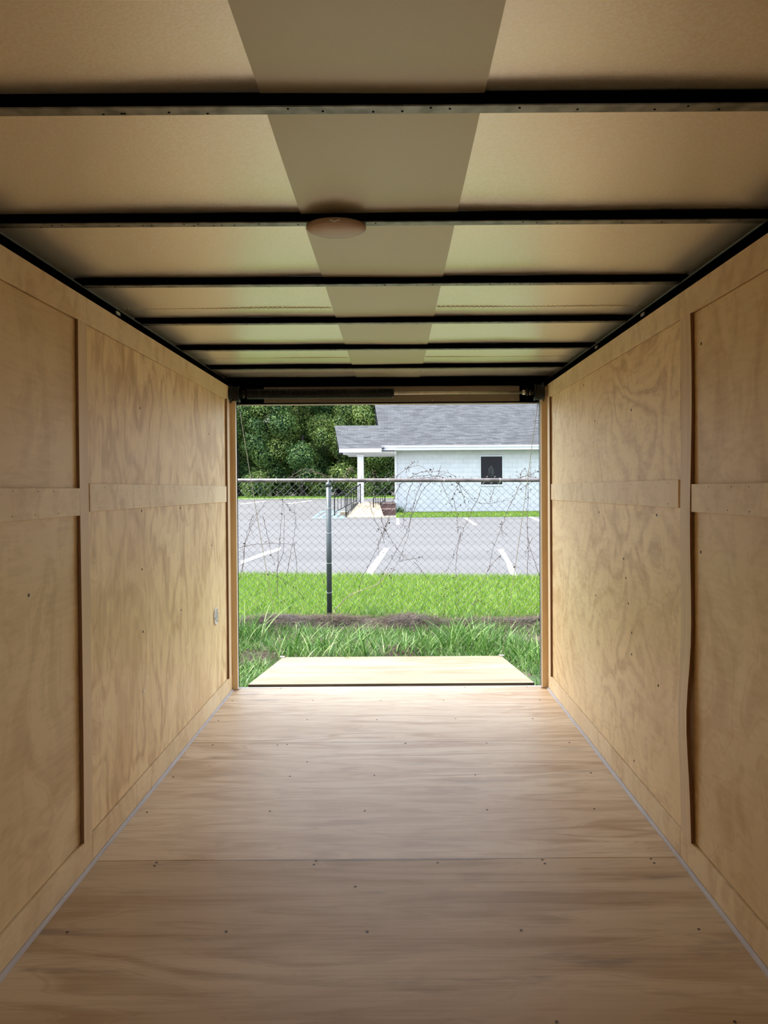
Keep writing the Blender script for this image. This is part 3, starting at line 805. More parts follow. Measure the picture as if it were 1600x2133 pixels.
o = blades('lawn_grass', P, (0.04, 0.11), 0.0075, M['lawn_blade'], 2, 0.45, 3)
tag(o, 'bright short lawn grass between the fence and the car park', 'grass', kind='stuff')
# sparse wider fill of lawn outside the view
n = 14000
x = R0.uniform(-14, 14, n); x = np.where(np.abs(x) < 5.5, np.sign(x) * (5.5 + np.abs(x)), x)
P = np.stack([x, R0.uniform(8.2, ea.y, n), np.zeros(n)], 1); P[:, 2] = [gz(v) for v in P[:, 1]]
o = blades('lawn_grass', P, (0.04, 0.09), 0.012, M['lawn_blade'], 2, 0.45, 5)
tag(o, 'bright short lawn grass far out to both sides', 'grass', kind='stuff')
# coarse weedy grass around the ramp
def weedy(n, seed):
    r = np.random.default_rng(seed)
    x = r.uniform(-3.2, 3.2, n); y = r.uniform(5.05, 7.62, n)
    nz = np.sin(x * 3.1 + 1.3) * np.sin(y * 4.3 + x) + 0.6 * np.sin(x * 7.7 + y * 2.1 + 4)
    bare = ((x + 1.25) ** 2 / 0.05 + (y - 6.75) ** 2 / 0.06 < 1) | ((x - 0.05) ** 2 / 0.03 + (y - 6.9) ** 2 / 0.03 < 1)
    keep = ((nz > -0.9) | (r.random(n) < 0.3)) & ~((x > rx0 - 0.03) & (x < rx1 + 0.03) & (y < RY1 + 0.06)) & ~(bare & (r.random(n) < 0.85))
    x, y = x[keep], y[keep]
    return np.stack([x, y, np.array([gzb(a, b) - 0.01 for a, b in zip(x, y)])], 1)
o = blades('weedy_grass', weedy(34000, 21), (0.04, 0.13), 0.0085, M['weed_blade'], 3, 0.6, 22)
tag(o, 'rough green grass growing round the lowered ramp', 'grass', kind='stuff')
def tuft(cx_, cy_, rad, n, h, seed, name, lab, w=0.012, lean=0.5):
    r = np.random.default_rng(seed)
    a = r.random(n) * 6.283; q = rad * np.sqrt(r.random(n))
    x = cx_ + q * np.cos(a); y = cy_ + q * np.sin(a)
    P = np.stack([x, y, np.array([gzb(i, j) - 0.01 for i, j in zip(x, y)])], 1)
    o = blades(name, P, h, w, M['weed_blade'], 5, lean, seed + 1, 0.9)
    tag(o, lab, 'grass', kind='stuff')
p = at_g(512, 1330); tuft(p.x, p.y, 0.16, 90, (0.18, 0.42), 31, 'grass_tuft', 'tall grass tuft beside the left door jamb')
p = at_g(970, 1340); tuft(p.x, p.y, 0.24, 170, (0.18, 0.42), 33, 'grass_tuft', 'tall broad-bladed grass tuft right of centre behind the ramp')
p = at_g(745, 1352); tuft(p.x, p.y, 0.30, 110, (0.14, 0.32), 35, 'grass_tuft', 'grass tuft behind the ramp just right of the fence post')
p = at_g(625, 1350); tuft(p.x, p.y, 0.28, 90, (0.14, 0.32), 37, 'grass_tuft', 'arching grass tuft behind the ramp left of the fence post')
p = at_g(1110, 1365); tuft(p.x, p.y, 0.22, 110, (0.12, 0.30), 39, 'grass_tuft', 'grass tuft beside the right door jamb')
p = at_g(860, 1345); tuft(p.x, p.y, 0.22, 80, (0.10, 0.24), 41, 'grass_tuft', 'low grass tuft at the middle of the ramp end')
p = at_g(1050, 1345); tuft(p.x, p.y, 0.30, 130, (0.10, 0.26), 43, 'grass_tuft', 'arching grass tuft under the right lift cable')
p = at_g(785, 1290); tuft(p.x, p.y, 0.16, 90, (0.12, 0.30), 45, 'grass_tuft', 'thin grey-green grass tuft at the fence foot right of the post', 0.006, 0.5)
n = 34000
x = R0.uniform(-5, 5, n); y = 7.93 + R0.normal(0, 0.17, n) + np.where(x > 0.2, -0.05, 0.03) - 0.05 * np.sin(x * 2.7)
P = np.stack([x, y, np.array([gzb(a, b) + 0.006 + R0.random() * 0.015 for a, b in zip(x, y)])], 1)
o = blades('dead_clippings', P, (0.04, 0.15), 0.005, M['straw'], 3, 1.5, 51, 0.5, 0.62)
tag(o, 'dry brown clippings heaped at the foot of the fence', 'dead grass', kind='stuff')
n = 2500
x = np.concatenate([R0.normal(-1.25, 0.14, n // 2), R0.normal(0.05, 0.12, n // 2)]); y = np.concatenate([R0.normal(6.75, 0.16, n // 2), R0.normal(6.95, 0.1, n // 2)])
k_ = ~((x > rx0 - 0.05) & (x < rx1 + 0.05) & (y < RY1 + 0.09)); x = x[k_]; y = y[k_]
P = np.stack([x, y, np.array([gzb(a, b) + 0.004 for a, b in zip(x, y)])], 1)
o = blades('dead_clippings', P, (0.04, 0.12), 0.005, M['straw'], 3, 1.6, 53, 0.5, 0.72)
tag(o, 'two dry straw-coloured patches in the rough grass by the ramp', 'dead grass', kind='stuff')
n = 26000
x = R0.uniform(-5, 5, n); y = R0.uniform(7.45, 8.35, n) ; k_ = R0.random(n) < 0.05 + 0.25 * (np.abs(y - 7.93) > 0.25); x = x[k_]; y = y[k_]
P = np.stack([x, y, np.array([gzb(a, b) for a, b in zip(x, y)])], 1)
o = blades('weedy_grass', P, (0.04, 0.12), 0.006, M['weed_blade'], 3, 0.5, 57)
tag(o, 'sparse green grass sprouting through the bank below the fence', 'grass', kind='stuff')

# ------------------------------------------------------------------ fence
YFN = 8.40
fence = empty('chain_link_fence', (0, YFN, gz(YFN)))
tag(fence, 'galvanised chain link fence with a pipe top rail', 'fence')
za = at_y(500, 1001, YFN); zb_ = at_y(1125, 1000, YFN)
def rail_z(x): return za.z + (zb_.z - za.z) * (x - za.x) / (zb_.x - za.x)
MB().tube([(-9, YFN - 0.005, rail_z(-9)), (9, YFN - 0.005, rail_z(9))], 0.021, 12).build('top_rail', M['rail'], fence, smooth_=True, label='rusty-stained pipe top rail')
pxp = at_y(686, 1150, YFN).x
for i, xx in enumerate((pxp, pxp - 3.05, pxp + 3.05, pxp - 6.1, pxp + 6.1)):
    zt = rail_z(xx) - 0.022
    po = MB().tube([(xx, YFN - 0.03, gz(YFN) - 0.05), (xx, YFN - 0.03, zt)], 0.0285, 16).build('fence_post', M['post'], fence, smooth_=True, label='grey-green steel post')
    MB().lathe([(0.031, -0.05), (0.031, -0.016), (0.024, -0.008), (0.012, 0.0), (0.011, 0.030)], (xx, YFN - 0.03, zt), 'z', 16).build('post_cap', M['post'], po, smooth_=True)
    for zz in (0.30, 0.62, 0.95, 1.22):
        MB().tube([(xx + 0.034 * math.cos(a), YFN - 0.03 + 0.034 * math.sin(a), gz(YFN) + zz + 0.012 * math.sin(a * 1.0 + i)) for a in np.linspace(0, 6.283, 17)], 0.0013, 5).build('tie_wire', M['bright_wire'], po)
DW = 0.0855; DH = 0.080; wr = 0.0021
zbot = gz(YFN) - 0.02
g = MB(); vv = []; ff = []
xk = -8.5; kcol = 0
rf = random.Random(5)
while xk < 8.5:
    zt = rail_z(xk) + 0.002
    ncell = int((zt - zbot) / (DH / 2)); par = kcol % 2
    detail = abs(xk) < 2.6
    pts = []
    for j in range(ncell + 1):
        z = zt - j * DH / 2
        off = DW / 2 * ((j + 1) % 2 if True else 0)
        sgn = 1 if (j % 2 == 0) else -1
        pts.append((xk + sgn * (DW / 4 + 0.0012) + rf.uniform(-.0012, .0012), YFN + 0.024 + sgn * 0.0022, z + rf.uniform(-.001, .001)))
    g.tube(pts, wr, 4, cap=False)
    xk += DW / 2 * 1.0
    # next strand is mirrored so that neighbours interlock
    zt = rail_z(xk) + 0.002
    pts = []
    for j in range(ncell + 1):
        z = zt - j * DH / 2
        sgn = -1 if (j % 2 == 0) else 1
        pts.append((xk + sgn * (DW / 4 + 0.0012) + rf.uniform(-.0012, .0012), YFN + 0.024 - sgn * 0.0022, z + rf.uniform(-.001, .001)))
    g.tube(pts, wr, 4, cap=False)
    xk += DW / 2; kcol += 1
g.build('chain_link_mesh', M['fence_wire'], fence, kind='stuff', label='diamond wire mesh')
g = MB(); xk = -8.5 + DW / 4
while xk < 8.5:
    z = rail_z(xk) + 0.004
    g.tube([(xk - 0.004, YFN + 0.024, z - 0.01), (xk, YFN + 0.024, z + 0.030), (xk - 0.010, YFN + 0.024, z + 0.042)], 0.002, 4)
    g.tube([(xk + 0.004, YFN + 0.026, z - 0.01), (xk, YFN + 0.026, z + 0.030), (xk + 0.011, YFN + 0.026, z + 0.041)], 0.002, 4)
    xk += DW
g.build('wire_barbs', M['rail'], fence, kind='stuff', label='twisted wire ends above the top rail')
for xx in np.arange(-8, 8, 0.61):
    z = rail_z(xx)
    MB().tube([(xx, YFN - 0.005 + 0.024 * math.cos(a), z + 0.024 * math.sin(a)) for a in np.linspace(0, 6.283, 13)], 0.002, 5).build('rail_tie', M['bright_wire'], fence)

# ------------------------------------------------------------------ dead vines on the fence
def vine(label, lines, seed, mat='vine', leaves=1.0, r0=0.0032, name='dead_vine'):
    r = random.Random(seed); g = MB(); lf = MB()
    first = None; gs = []
    for li, ln in enumerate(lines):
        g = MB(); gs.append(g)
        Yv = YFN - 0.008 + r.uniform(-0.004, 0.012) if li % 2 else YFN + 0.036 + r.uniform(-.004, .01)
        P = [at_y(px, py, Yv) for px, py in ln]
        # catmull-rom
        pts = []
        for i in range(len(P) - 1):
            p0, p1, p2, p3 = P[max(i - 1, 0)], P[i], P[i + 1], P[min(i + 2, len(P) - 1)]
            for t in np.linspace(0, 1, 7)[:-1]:
                t = float(t)
                q = 0.5 * ((2 * p1) + (p2 - p0) * t + (2 * p0 - 5 * p1 + 4 * p2 - p3) * t * t + (3 * p1 - p0 - 3 * p2 + p3) * t ** 3)
                q += Vector((r.uniform(-.006, .006), r.uniform(-.004, .004), r.uniform(-.005, .005))); pts.append(q)
        pts.append(P[-1])
        if first is None: first = pts[0]
        k = len(pts)
        g.tube(pts, [r0 * (1 - 0.6 * i / k) for i in range(k)], 5)
        for i in range(1, k):
            if r.random() < 0.30:
                d = Vector((r.uniform(-1, 1), r.uniform(-.3, .3), r.uniform(-1, 1))).normalized() * r.uniform(0.02, 0.07)
                g.tube([pts[i], pts[i] + d * 0.6 + Vector((0, 0, 0.006)), pts[i] + d], [r0 * .5, r0 * .35, r0 * .25], 4)
                if r.random() < 0.6 * leaves:
                    c_ = pts[i] + d; s_ = r.uniform(0.007, 0.015)
                    a = Vector((r.uniform(-1, 1), r.uniform(-1, 1), r.uniform(-1, 1))).normalized() * s_
                    b2 = Vector((r.uniform(-1, 1), r.uniform(-1, 1), r.uniform(-1, 1))).normalized() * s_ * .7
                    lf.add([c_ - a, c_ + b2, c_ + a, c_ - b2, c_ + a.cross(b2) * 60], [(0, 1, 4), (1, 2, 4), (2, 3, 4), (3, 0, 4)])
            if r.random() < 0.22 * leaves:
                c_ = pts[i]; s_ = r.uniform(0.006, 0.014)
                a = Vector((r.uniform(-1, 1), r.uniform(-1, 1), r.uniform(-1, 1))).normalized() * s_
                b2 = Vector((r.uniform(-1, 1), r.uniform(-1, 1), r.uniform(-1, 1))).normalized() * s_ * .7
                lf.add([c_ - a, c_ + b2, c_ + a, c_ - b2, c_ + a.cross(b2) * 60], [(0, 1, 4), (1, 2, 4), (2, 3, 4), (3, 0, 4)])
    e = empty(name, first); tag(e, label, 'vine')
    for g in gs: g.build('stem', M[mat], e)
    if lf.f: lf.build('dried_leaves', M['vine_leaf'], e, kind='stuff')
vine('dead vine branching up the fence beside the left jamb', [[(505,1190),(512,1130),(530,1085),(550,1050),(565,1035)], [(500,1205),(508,1160),(515,1110),(540,1060)], [(500,1140),(530,1134),(580,1132),(615,1136)], [(528,1072),(520,1095),(530,1120)]], 1)
vine('dead vine hanging vertically on the left mesh, nearest the vertical lift cable', [[(578,1245),(578,1190),(582,1130),(586,1080),(590,1030)], [(548,1075),(556,1110),(562,1140),(572,1175)], [(575,1190),(590,1150),(592,1090),(588,1040)]], 2)
vine('short dead vine with bead-like dry leaves midway between left jamb and fence post', [[(596,1200),(604,1160),(612,1120),(616,1085),(612,1050)], [(612,1130),(618,1180),(615,1210)], [(598,1050),(604,1062),(614,1070)]], 3)
vine('bare brown vine arching above the top rail left of the fence post', [[(598,998),(618,985),(635,978),(655,982),(680,992),(688,1000)], [(610,996),(640,984),(665,986),(690,996)], [(710,996),(722,985),(730,976)], [(728,978),(736,979)]], 4, leaves=0.2, r0=0.0028)
vine('forked twig standing on the top rail right of the fence post', [[(716,998),(724,987),(727,979)], [(727,979),(722,975)], [(727,979),(735,977)], [(782,998),(775,983)], [(800,998),(815,995),(828,994)]], 5, leaves=0.1)
vine('tangled dead vine hooping over the rail in front of the white wall', [[(818,1020),(822,1000),(835,985),(850,975),(868,970),(885,976),(895,988),(905,1000)], [(850,1000),(866,988),(885,982),(905,982),(925,982),(945,990),(958,1002)], [(845,1000),(870,992),(900,990),(930,996),(955,1004)], [(830,1010),(845,1003),(870,1000),(900,1001),(940,1003)], [(862,998),(895,994),(925,990),(950,998)], [(846,985),(850,972),(864,962)], [(913,990),(918,970)], [(900,985),(903,975)]], 6, leaves=1.5, r0=0.003)
vine('dead vine sweeping down from the hooped tangle, wide fan of stems left half', [[(905,1000),(885,1015),(868,1050),(855,1085),(850,1115),(838,1150),(818,1190),(812,1200)], [(880,1005),(868,1030),(858,1070),(846,1110),(825,1150),(800,1190),(790,1215)], [(860,1005),(850,1030),(843,1070),(838,1100)], [(835,1005),(820,1040),(812,1075),(800,1110),(786,1140),(770,1175),(752,1210),(748,1250),(752,1290)], [(770,1045),(780,1080),(795,1110),(800,1130)], [(795,1075),(800,1100),(822,1135),(840,1160)], [(812,1070),(802,1100),(790,1130),(788,1160)]], 7, leaves=1.7)
vine('dead vine with heavy leaf clusters near the middle of the white wall', [[(920,1005),(930,1030),(938,1045),(942,1060),(938,1068)], [(955,1005),(948,1025),(942,1040)], [(955,1003),(962,1025),(968,1045),(972,1058)], [(944,1035),(950,1065),(953,1085),(955,1110)], [(948,1000),(965,1018),(985,1040),(1000,1048),(1030,1047),(1060,1040),(1085,1018),(1100,1008)]], 8, leaves=1.6, r0=0.0026)
vine('long dead vine slanting down across the mesh below the wall window', [[(1003,1020),(995,1040),(985,1060),(975,1085),(962,1110),(952,1135),(942,1165),(930,1190)], [(960,1108),(952,1150),(950,1190),(958,1230)], [(1030,1015),(1024,1035),(1020,1045)], [(862,1170),(880,1190),(890,1205),(905,1220)], [(830,1170),(855,1165),(880,1160)]], 9, leaves=1.1)
vine('long dead vine slanting down the right side of the mesh', [[(1085,1005),(1075,1030),(1062,1055),(1052,1080),(1040,1110),(1028,1140),(1022,1170),(1012,1200),(995,1235),(988,1260),(982,1290)], [(1046,1085),(1045,1105),(1047,1112)], [(1015,1190),(1030,1170),(1045,1155)]], 10, leaves=1.0)
vine('upright dead vine at the far right beside the right jamb', [[(1098,1200),(1100,1140),(1098,1080),(1100,1030),(1102,1000),(1107,972)], [(1125,1200),(1112,1165),(1102,1130),(1096,1090)], [(1082,1005),(1085,985),(1095,976),(1098,990)], [(1098,990),(1112,985),(1124,982)], [(1110,1120),(1100,1140),(1092,1152)], [(1068,1002),(1082,996),(1096,992),(1124,996)]], 11, leaves=1.4)
vine('pale leaning stem curving up from the base of the fence post', [[(693,1280),(705,1262),(725,1243),(745,1232),(768,1224),(790,1214),(803,1196),(812,1180)]], 12, mat='pale_vine', leaves=0.0, r0=0.005)
vine('thin dead vine low on the lawn side of the mesh left of the post', [[(545,1195),(575,1200),(600,1215),(625,1235),(640,1255)], [(622,1232),(630,1245),(634,1248)], [(590,1250),(602,1262),(605,1275)], [(668,1195),(675,1215)]], 13, leaves=0.9, r0=0.0022)
vine('dead twiggy vine rooted at the fence foot right of centre', [[(925,1285),(928,1260),(925,1240),(932,1215)], [(990,1255),(1000,1250),(1005,1258)], [(952,1270),(955,1240),(945,1220)], [(1060,1190),(1072,1180)]], 14, leaves=1.2, r0=0.0024)

# ------------------------------------------------------------------ building
YW = 35.0
bx0 = at_y(825, 1000, YW).x; bx1 = bx0 + 15.0
zg = at_y(900, 1067.5, YW).z; zsof = at_y(900, 937, YW).z
bd = empty('white_block_building', (bx0, YW, zg))
tag(bd, 'white painted block building with grey shingle roof behind the car park', 'building')
wm = MB().box(bx0, bx1, YW + 0.012, YW + 9.4, zg - 0.3, zsof + 0.1).build('wall', M['mortar'], bd)
wa, wb = at_y(1001.5, 951, YW), at_y(1046.5, 1009, YW)
nb = 0; bw, bh = 0.406, 0.203; row = 0; z = zg
base_bl = None
while z < zsof:
    x = bx0 + 0.03 - (row % 2) * bw / 2
    while x < bx0 + 7.1:
        xa, xb = max(x, bx0 + 0.03), min(x + bw, bx0 + 7.1)
        z1 = min(z + bh, zsof)
        segs = [(xa, xb)]
        if z1 > wb.z - 0.02 and z < wa.z + 0.02:
            segs = [(xa, min(xb, wa.x))] if xa < wa.x else []
            if xb > wb.x: segs.append((max(xa, wb.x), xb))
            if xb <= wa.x: segs = [(xa, xb)]
        for (q0, q1) in segs:
            if q1 - q0 > 0.05 and nb < 298:
                MB().box(q0 + 0.003, q1 - 0.003, YW, YW + 0.03, z + 0.003, z1 - 0.003).build('block', M['white_block'], wm); nb += 1
        x += bw
    z += bh; row += 1
# remainder of the wall, out of view, joined
g = MB(); z = zg; row = 0
while z < zsof:
    x = bx0 + 7.1
    while x < bx1 - .02:
        g.box(x + .004, min(x + bw, bx1) - .004, YW, YW + .03, z + .004, min(z + bh, zsof) - .004); x += bw
    z += bh; row += 1
g.build('far_blocks', M['white_block'], wm, kind='stuff')
MB().box(bx0 - 0.06, bx0 + 0.035, YW - 0.05, YW + 0.1, zg, zsof).build('corner_board', M['column'], bd)
# window
w_ = MB()
fw = 0.045
w_.box(wa.x - fw, wa.x, YW - 0.03, YW + 0.02, wb.z - fw, wa.z + fw); w_.box(wb.x, wb.x + fw, YW - 0.03, YW + 0.02, wb.z - fw, wa.z + fw)
w_.box(wa.x, wb.x, YW - 0.03, YW + 0.02, wa.z, wa.z + fw); w_.box(wa.x - .02, wb.x + .02, YW - 0.05, YW + 0.02, wb.z - fw * 1.4, wb.z)
wi = w_.build('window', M['fascia'], bd)
MB().box(wa.x, wb.x, YW + 0.0, YW + 0.012, wb.z, wa.z).build('pane', M['glass'], wi, label='dark glass pane with a faint grey emblem')
g = MB()
def wp(zx, zy): return at_y(990 + zx * 70 / 1600, 940 + zy * 75 / 1714, YW - 0.004)
for ln in ([(760,680),(700,790),(645,810),(650,930),(680,1030),(610,1060),(600,1100),(700,1130),(790,1190)],
           [(765,680),(800,780),(860,830),(860,960),(910,1050),(850,1110),(790,1190)],
           [(765,740),(740,820),(700,920),(720,1000),(800,1080)], [(780,750),(800,880),(790,1000),(830,1080)], [(690,840),(700,960)], [(830,860),(820,980),(870,1060)]):
    P = [wp(*q) for q in ln]
    g.tube(P, 0.016, 5)
g.build('etched_emblem', M['etch'], wi, label='faint grey hand-shaped emblem')
# main roof
def roof(name, p0, width, skew, rise, depth, ncrs, drop=0.0, parent=bd, x_end=None):
    """p0 = lower left eave corner; the slope climbs away from the viewer"""
    g = MB(); n = ncrs
    for side in (0, 1):
        for i in range(n):
            s0, s1 = i / n, (i + 1.02) / n
            if side == 0: yA, yB = p0.y + depth * s0, p0.y + depth * s1
            else: yA, yB = p0.y + 2 * depth - depth * s0, p0.y + 2 * depth - depth * s1
            zA, zB = p0.z + rise * depth * s0, p0.z + rise * depth * s1
            k0 = p0.x + skew * (yA - p0.y) if side == 0 else p0.x + skew * depth
            k1 = p0.x + skew * (yB - p0.y) if side == 0 else p0.x + skew * depth
            xe = p0.x + width
            t = 0.018; q = 0.05
            g.hexa([(k0, yA, zA - q), (xe, yA, zA - q), (xe, yB, zB - q), (k1, yB, zB - q)], [(k0, yA, zA + t), (xe, yA, zA + t), (xe, yB, zB), (k1, yB, zB)])
    return g.build(name, M['shingle'], parent, label='grey shingle roof in overlapping courses')
e0 = at_y(795, 928.5, 34.4)
rf1 = roof('roof', e0, 15.6, -0.085, 0.5, 5.0, 40)
MB().box(e0.x, e0.x + 15.6, 34.38, 34.42, at_y(900, 937.5, 34.4).z, e0.z - 0.0).build('fascia', M['fascia'], bd)
MB().box(e0.x - 0.0, e0.x + 15.6, 34.34, 34.38, e0.z - 0.09, e0.z - 0.01).build('gutter', M['fascia'], bd, bevel=0.01)
MB().box(e0.x + 0.02, bx1 + .1, 34.42, YW + 0.02, zsof + 0.0, zsof + 0.03).build('soffit', M['column'], bd)
# gable filler under main roof
yr = 34.4 + 5.0; zr = e0.z + 2.5 - 0.08
for xx in (bx0, bx1 - 0.2):
    g = MB(); P = [(YW, zsof + 0.05), (yr, zr - 0.1), (yr + 4.4, zsof + 0.05)]
    g.add([(xx, y_, z_) for y_, z_ in P] + [(xx + 0.2, y_, z_) for y_, z_ in P], [(0, 2, 1), (3, 4, 5), (0, 1, 4, 3), (1, 2, 5, 4), (2, 0, 3, 5)])
    g.build('gable', M['white_block'], bd)
# porch
YP = 34.2
p0 = at_y(706.5, 934, YP); p1 = at_y(795, 933, YP)
pw = p1.x - p0.x + 0.12
MB().box(at_y(716, 945, YP + 0.4).x, bx0, YP + 0.03, YP + 4.6, at_y(750, 942.5, YP).z + 0.005, at_y(750, 942.5, YP).z + 0.03).build('porch_soffit', M['column'], bd)
rf2 = roof('porch_roof', p0, pw, -0.156, 0.5, 2.42, 19)
zpf = at_y(750, 942.5, YP).z
MB().box(p0.x, p0.x + pw - 0.12, YP - 0.02, YP + 0.03, zpf, p0.z - 0.005).build('porch_fascia', M['fascia'], bd)
pbm = at_y(716, 947, YP + 0.4)
MB().box(at_y(715, 945, YP + 0.4).x, bx0 + 0.02, YP + 0.3, YP + 0.6, pbm.z, zpf + 0.04).build('porch_beam', M['column'], bd)
MB().box(at_y(715, 945, YP + 0.4).x, bx0 + 0.02, YP + 4.0, YP + 4.25, pbm.z + 0.16, zpf + 0.20).build('porch_beam', M['column'], bd)
zsl = at_y(752, 1048, YP + 0.45).z
ca, cb = at_y(745, 1000, YP + 0.45), at_y(758, 1000, YP + 0.45)
col = MB().box(ca.x, cb.x, YP + 0.31, YP + 0.31 + (cb.x - ca.x), zsl, pbm.z).build('porch_column', M['column'], bd, bevel=0.02)
MB().box(ca.x - .03, cb.x + .03, YP + 0.28, YP + 0.34 + (cb.x - ca.x), pbm.z - 0.08, pbm.z - 0.01).build('column_cap', M['column'], col, bevel=0.01)
MB().box(ca.x - .03, cb.x + .03, YP + 0.28, YP + 0.34 + (cb.x - ca.x), zsl, zsl + 0.07).build('column_base', M['column'], col, bevel=0.01)
MB().box(ca.x - 0.3, bx0, YP + 0.15, YP + 4.8, zg - 0.3, zsl).build('porch_slab', M['slab'], bd, label='raised grey concrete porch slab')
# ramped walkway in front of porch
wk = MB()
A_, B_ = at_g(722, 1077), at_g(824, 1078)
Tl, Tr = Vector((at_y(748, 1050, YP + 0.1).x, YP + 0.15, zsl)), Vector((at_y(790, 1050, YP + 0.1).x, YP + 0.15, zsl))
yA = min(A_.y, 31.5)
zA = gz(yA)
xl_, xr_ = at_y(722, 1077, yA).x, at_y(800, 1077, yA).x
wk.add([(xl_, yA, zA - 0.1), (xr_, yA, zA - 0.1), (Tr.x, Tr.y, zA - 0.1), (Tl.x, Tl.y, zA - 0.1), (xl_, yA, zA + 0.01), (xr_, yA, zA + 0.01), (Tr.x, Tr.y, zsl + .005), (Tl.x, Tl.y, zsl + .005)],
       [(0, 3, 2, 1), (4, 5, 6, 7), (0, 1, 5, 4), (1, 2, 6, 5), (2, 3, 7, 6), (3, 0, 4, 7)])
o = wk.build('walkway', M['walk']); o['kind'] = 'structure'
# raised brick planter right of the walkway
pA, pB = at_y(775, 1071, 33.6), at_y(824, 1071, 33.6)
pt = at_y(800, 1062, 33.6)
zpb = gz(33.6) - 0.02
pln = empty('brick_planter', (pA.x, 33.6, zpb)); tag(pln, 'low red brick planter box in front of the porch', 'planter')
g = MB(); k = 0; z = zpb; row = 0
while z < pt.z - 0.05:
    x = pA.x - (row % 2) * 0.1
    while x < pB.x:
        g.box(max(x, pA.x) + .004, min(x + 0.2, pB.x) - .004, 33.6, 33.7, z + .004, z + 0.062)
        x += 0.2
    y = 33.7
    while y < 34.3:
        g.box(pA.x, pA.x + 0.1, y + .004, min(y + 0.196, 34.33), z + .004, z + 0.062); y += 0.2
    z += 0.066; row += 1
g.build('brickwork', M['brick'], pln, kind='stuff', label='courses of red-brown brick')
g = MB().box(pA.x - .01, pB.x, 33.58, 33.72, z, z + 0.05); g.box(pA.x - .01, pA.x + .12, 33.72, 34.33, z, z + .05)
g.build('cap', M['brick_cap'], pln, label='pale sunlit top course')
MB().box(pA.x + .1, pB.x, 33.7, 34.33, zpb, z - 0.05).build('soil', M['mulch'], pln)
MB().box(pA.x + .25, pB.x, 34.335, 34.349, zpb, zsl - 0.03).build('back_wall', M['brick'], pln)
MB().box(pA.x + .2, pB.x, 34.30, 34.349, zsl - 0.03, zsl + 0.01).build('back_cap', M['brick_cap'], pln)
o = MB().box(xl_, bx0, yA - 0.02, 33.58, gz(yA) - 0.15, gz(yA) + 0.012).build('concrete_apron', M['walk']); o['kind'] = 'structure'
# grass strip along building
ga, gb = at_g(825, 1078), at_g(1125, 1077)
ys_ = 31.3
gx0 = at_y(825.5, 1077, ys_).x
g = MB().box(gx0, bx1, ys_, YW, gz(ys_) - .1, gz(ys_) + 0.03)
g.v = [(x_, y_, z_ if z_ < gz(ys_) else gz(y_) + 0.04) for x_, y_, z_ in g.v]
o = g.build('verge', M['soil_green']); o['kind'] = 'structure'
n = 26000
x = R0.uniform(gx0, gx0 + 8, n); y = R0.uniform(ys_, YW - 0.05, n)
P = np.stack([x, y, np.array([gz(v) + 0.035 for v in y])], 1)
o = blades('lawn_grass', P, (0.04, 0.10), 0.022, M['lawn_blade'], 2, 0.4, 61)
tag(o, 'strip of lawn grass along the foot of the white wall', 'grass', kind='stuff')
# small cluster of plant at building corner
p = at_y(833, 1066, 34.6)
r = np.random.default_rng(71); n = 120
P = np.stack([p.x + r.normal(0, .14, n), 34.6 + r.normal(0, .08, n), np.full(n, gz(34.6) + 0.03)], 1)
o = blades('corner_weed', P, (0.15, 0.42), 0.03, M['weed_blade'], 3, 0.4, 72); tag(o, 'small dark weed against the corner of the white wall', 'weed', kind='stuff')

# handrails
def handrail(label, A, B, hgt_, nbal, rake):
    """A,B ground points (Vector) ; posts and balusters"""
    e = empty('handrail', A); tag(e, label, 'handrail')
    top = [A + Vector((0, 0, hgt_)), B + Vector((0, 0, hgt_))]
    MB().tube(top, 0.025, 6).build('top_bar', M['rail_black'], e)
    MB().tube([A + Vector((0, 0, 0.14)), B + Vector((0, 0, 0.14))], 0.016, 5).build('bottom_bar', M['rail_black'], e)
    for q in (A, B): MB().tube([q - Vector((0, 0, 0.05)), q + Vector((0, 0, hgt_))], 0.026, 6).build('post', M['rail_black'], e)
    for i in range(1, nbal):
        q = A.lerp(B, i / nbal); MB().tube([q + Vector((0, 0, .14)), q + Vector((0, 0, hgt_))], 0.013, 5).build('baluster', M['rail_black'], e)
    return e
A = at_y(721, 1072, 31.6); A.z = gz(31.6); B = Vector((at_y(751, 1050, YP + .05).x, YP + .05, zsl))
handrail('black iron handrail sloping up the left side of the tan walkway', A, B, 0.86, 8, 1)
A = at_y(697, 1062, 33.5); A.z = gz(33.5); B = Vector((at_y(743, 1048, 34.6).x, 34.9, zsl - 0.02))
handrail('black iron handrail farthest left, behind the fence post', A, B, 0.80, 7, 1)
A = at_y(778, 1060, 33.4); A.z = gz(33.4) + .12; B = Vector((at_y(802, 1046, YP + .4).x, YP + .4, zsl))
handrail('black iron handrail beside the brick planter', A, B, 0.62, 5, 1)
# low tan step left of rails
st = at_y(709, 1061, 33.6)
g = MB().box(st.x, st.x + 0.35, 33.3, 33.9, gz(33.6) - .05, gz(33.6) + 0.16)
o = g.build('concrete_step', M['walk'], bevel=0.01); tag(o, 'small tan concrete step beside the left handrail', 'step')

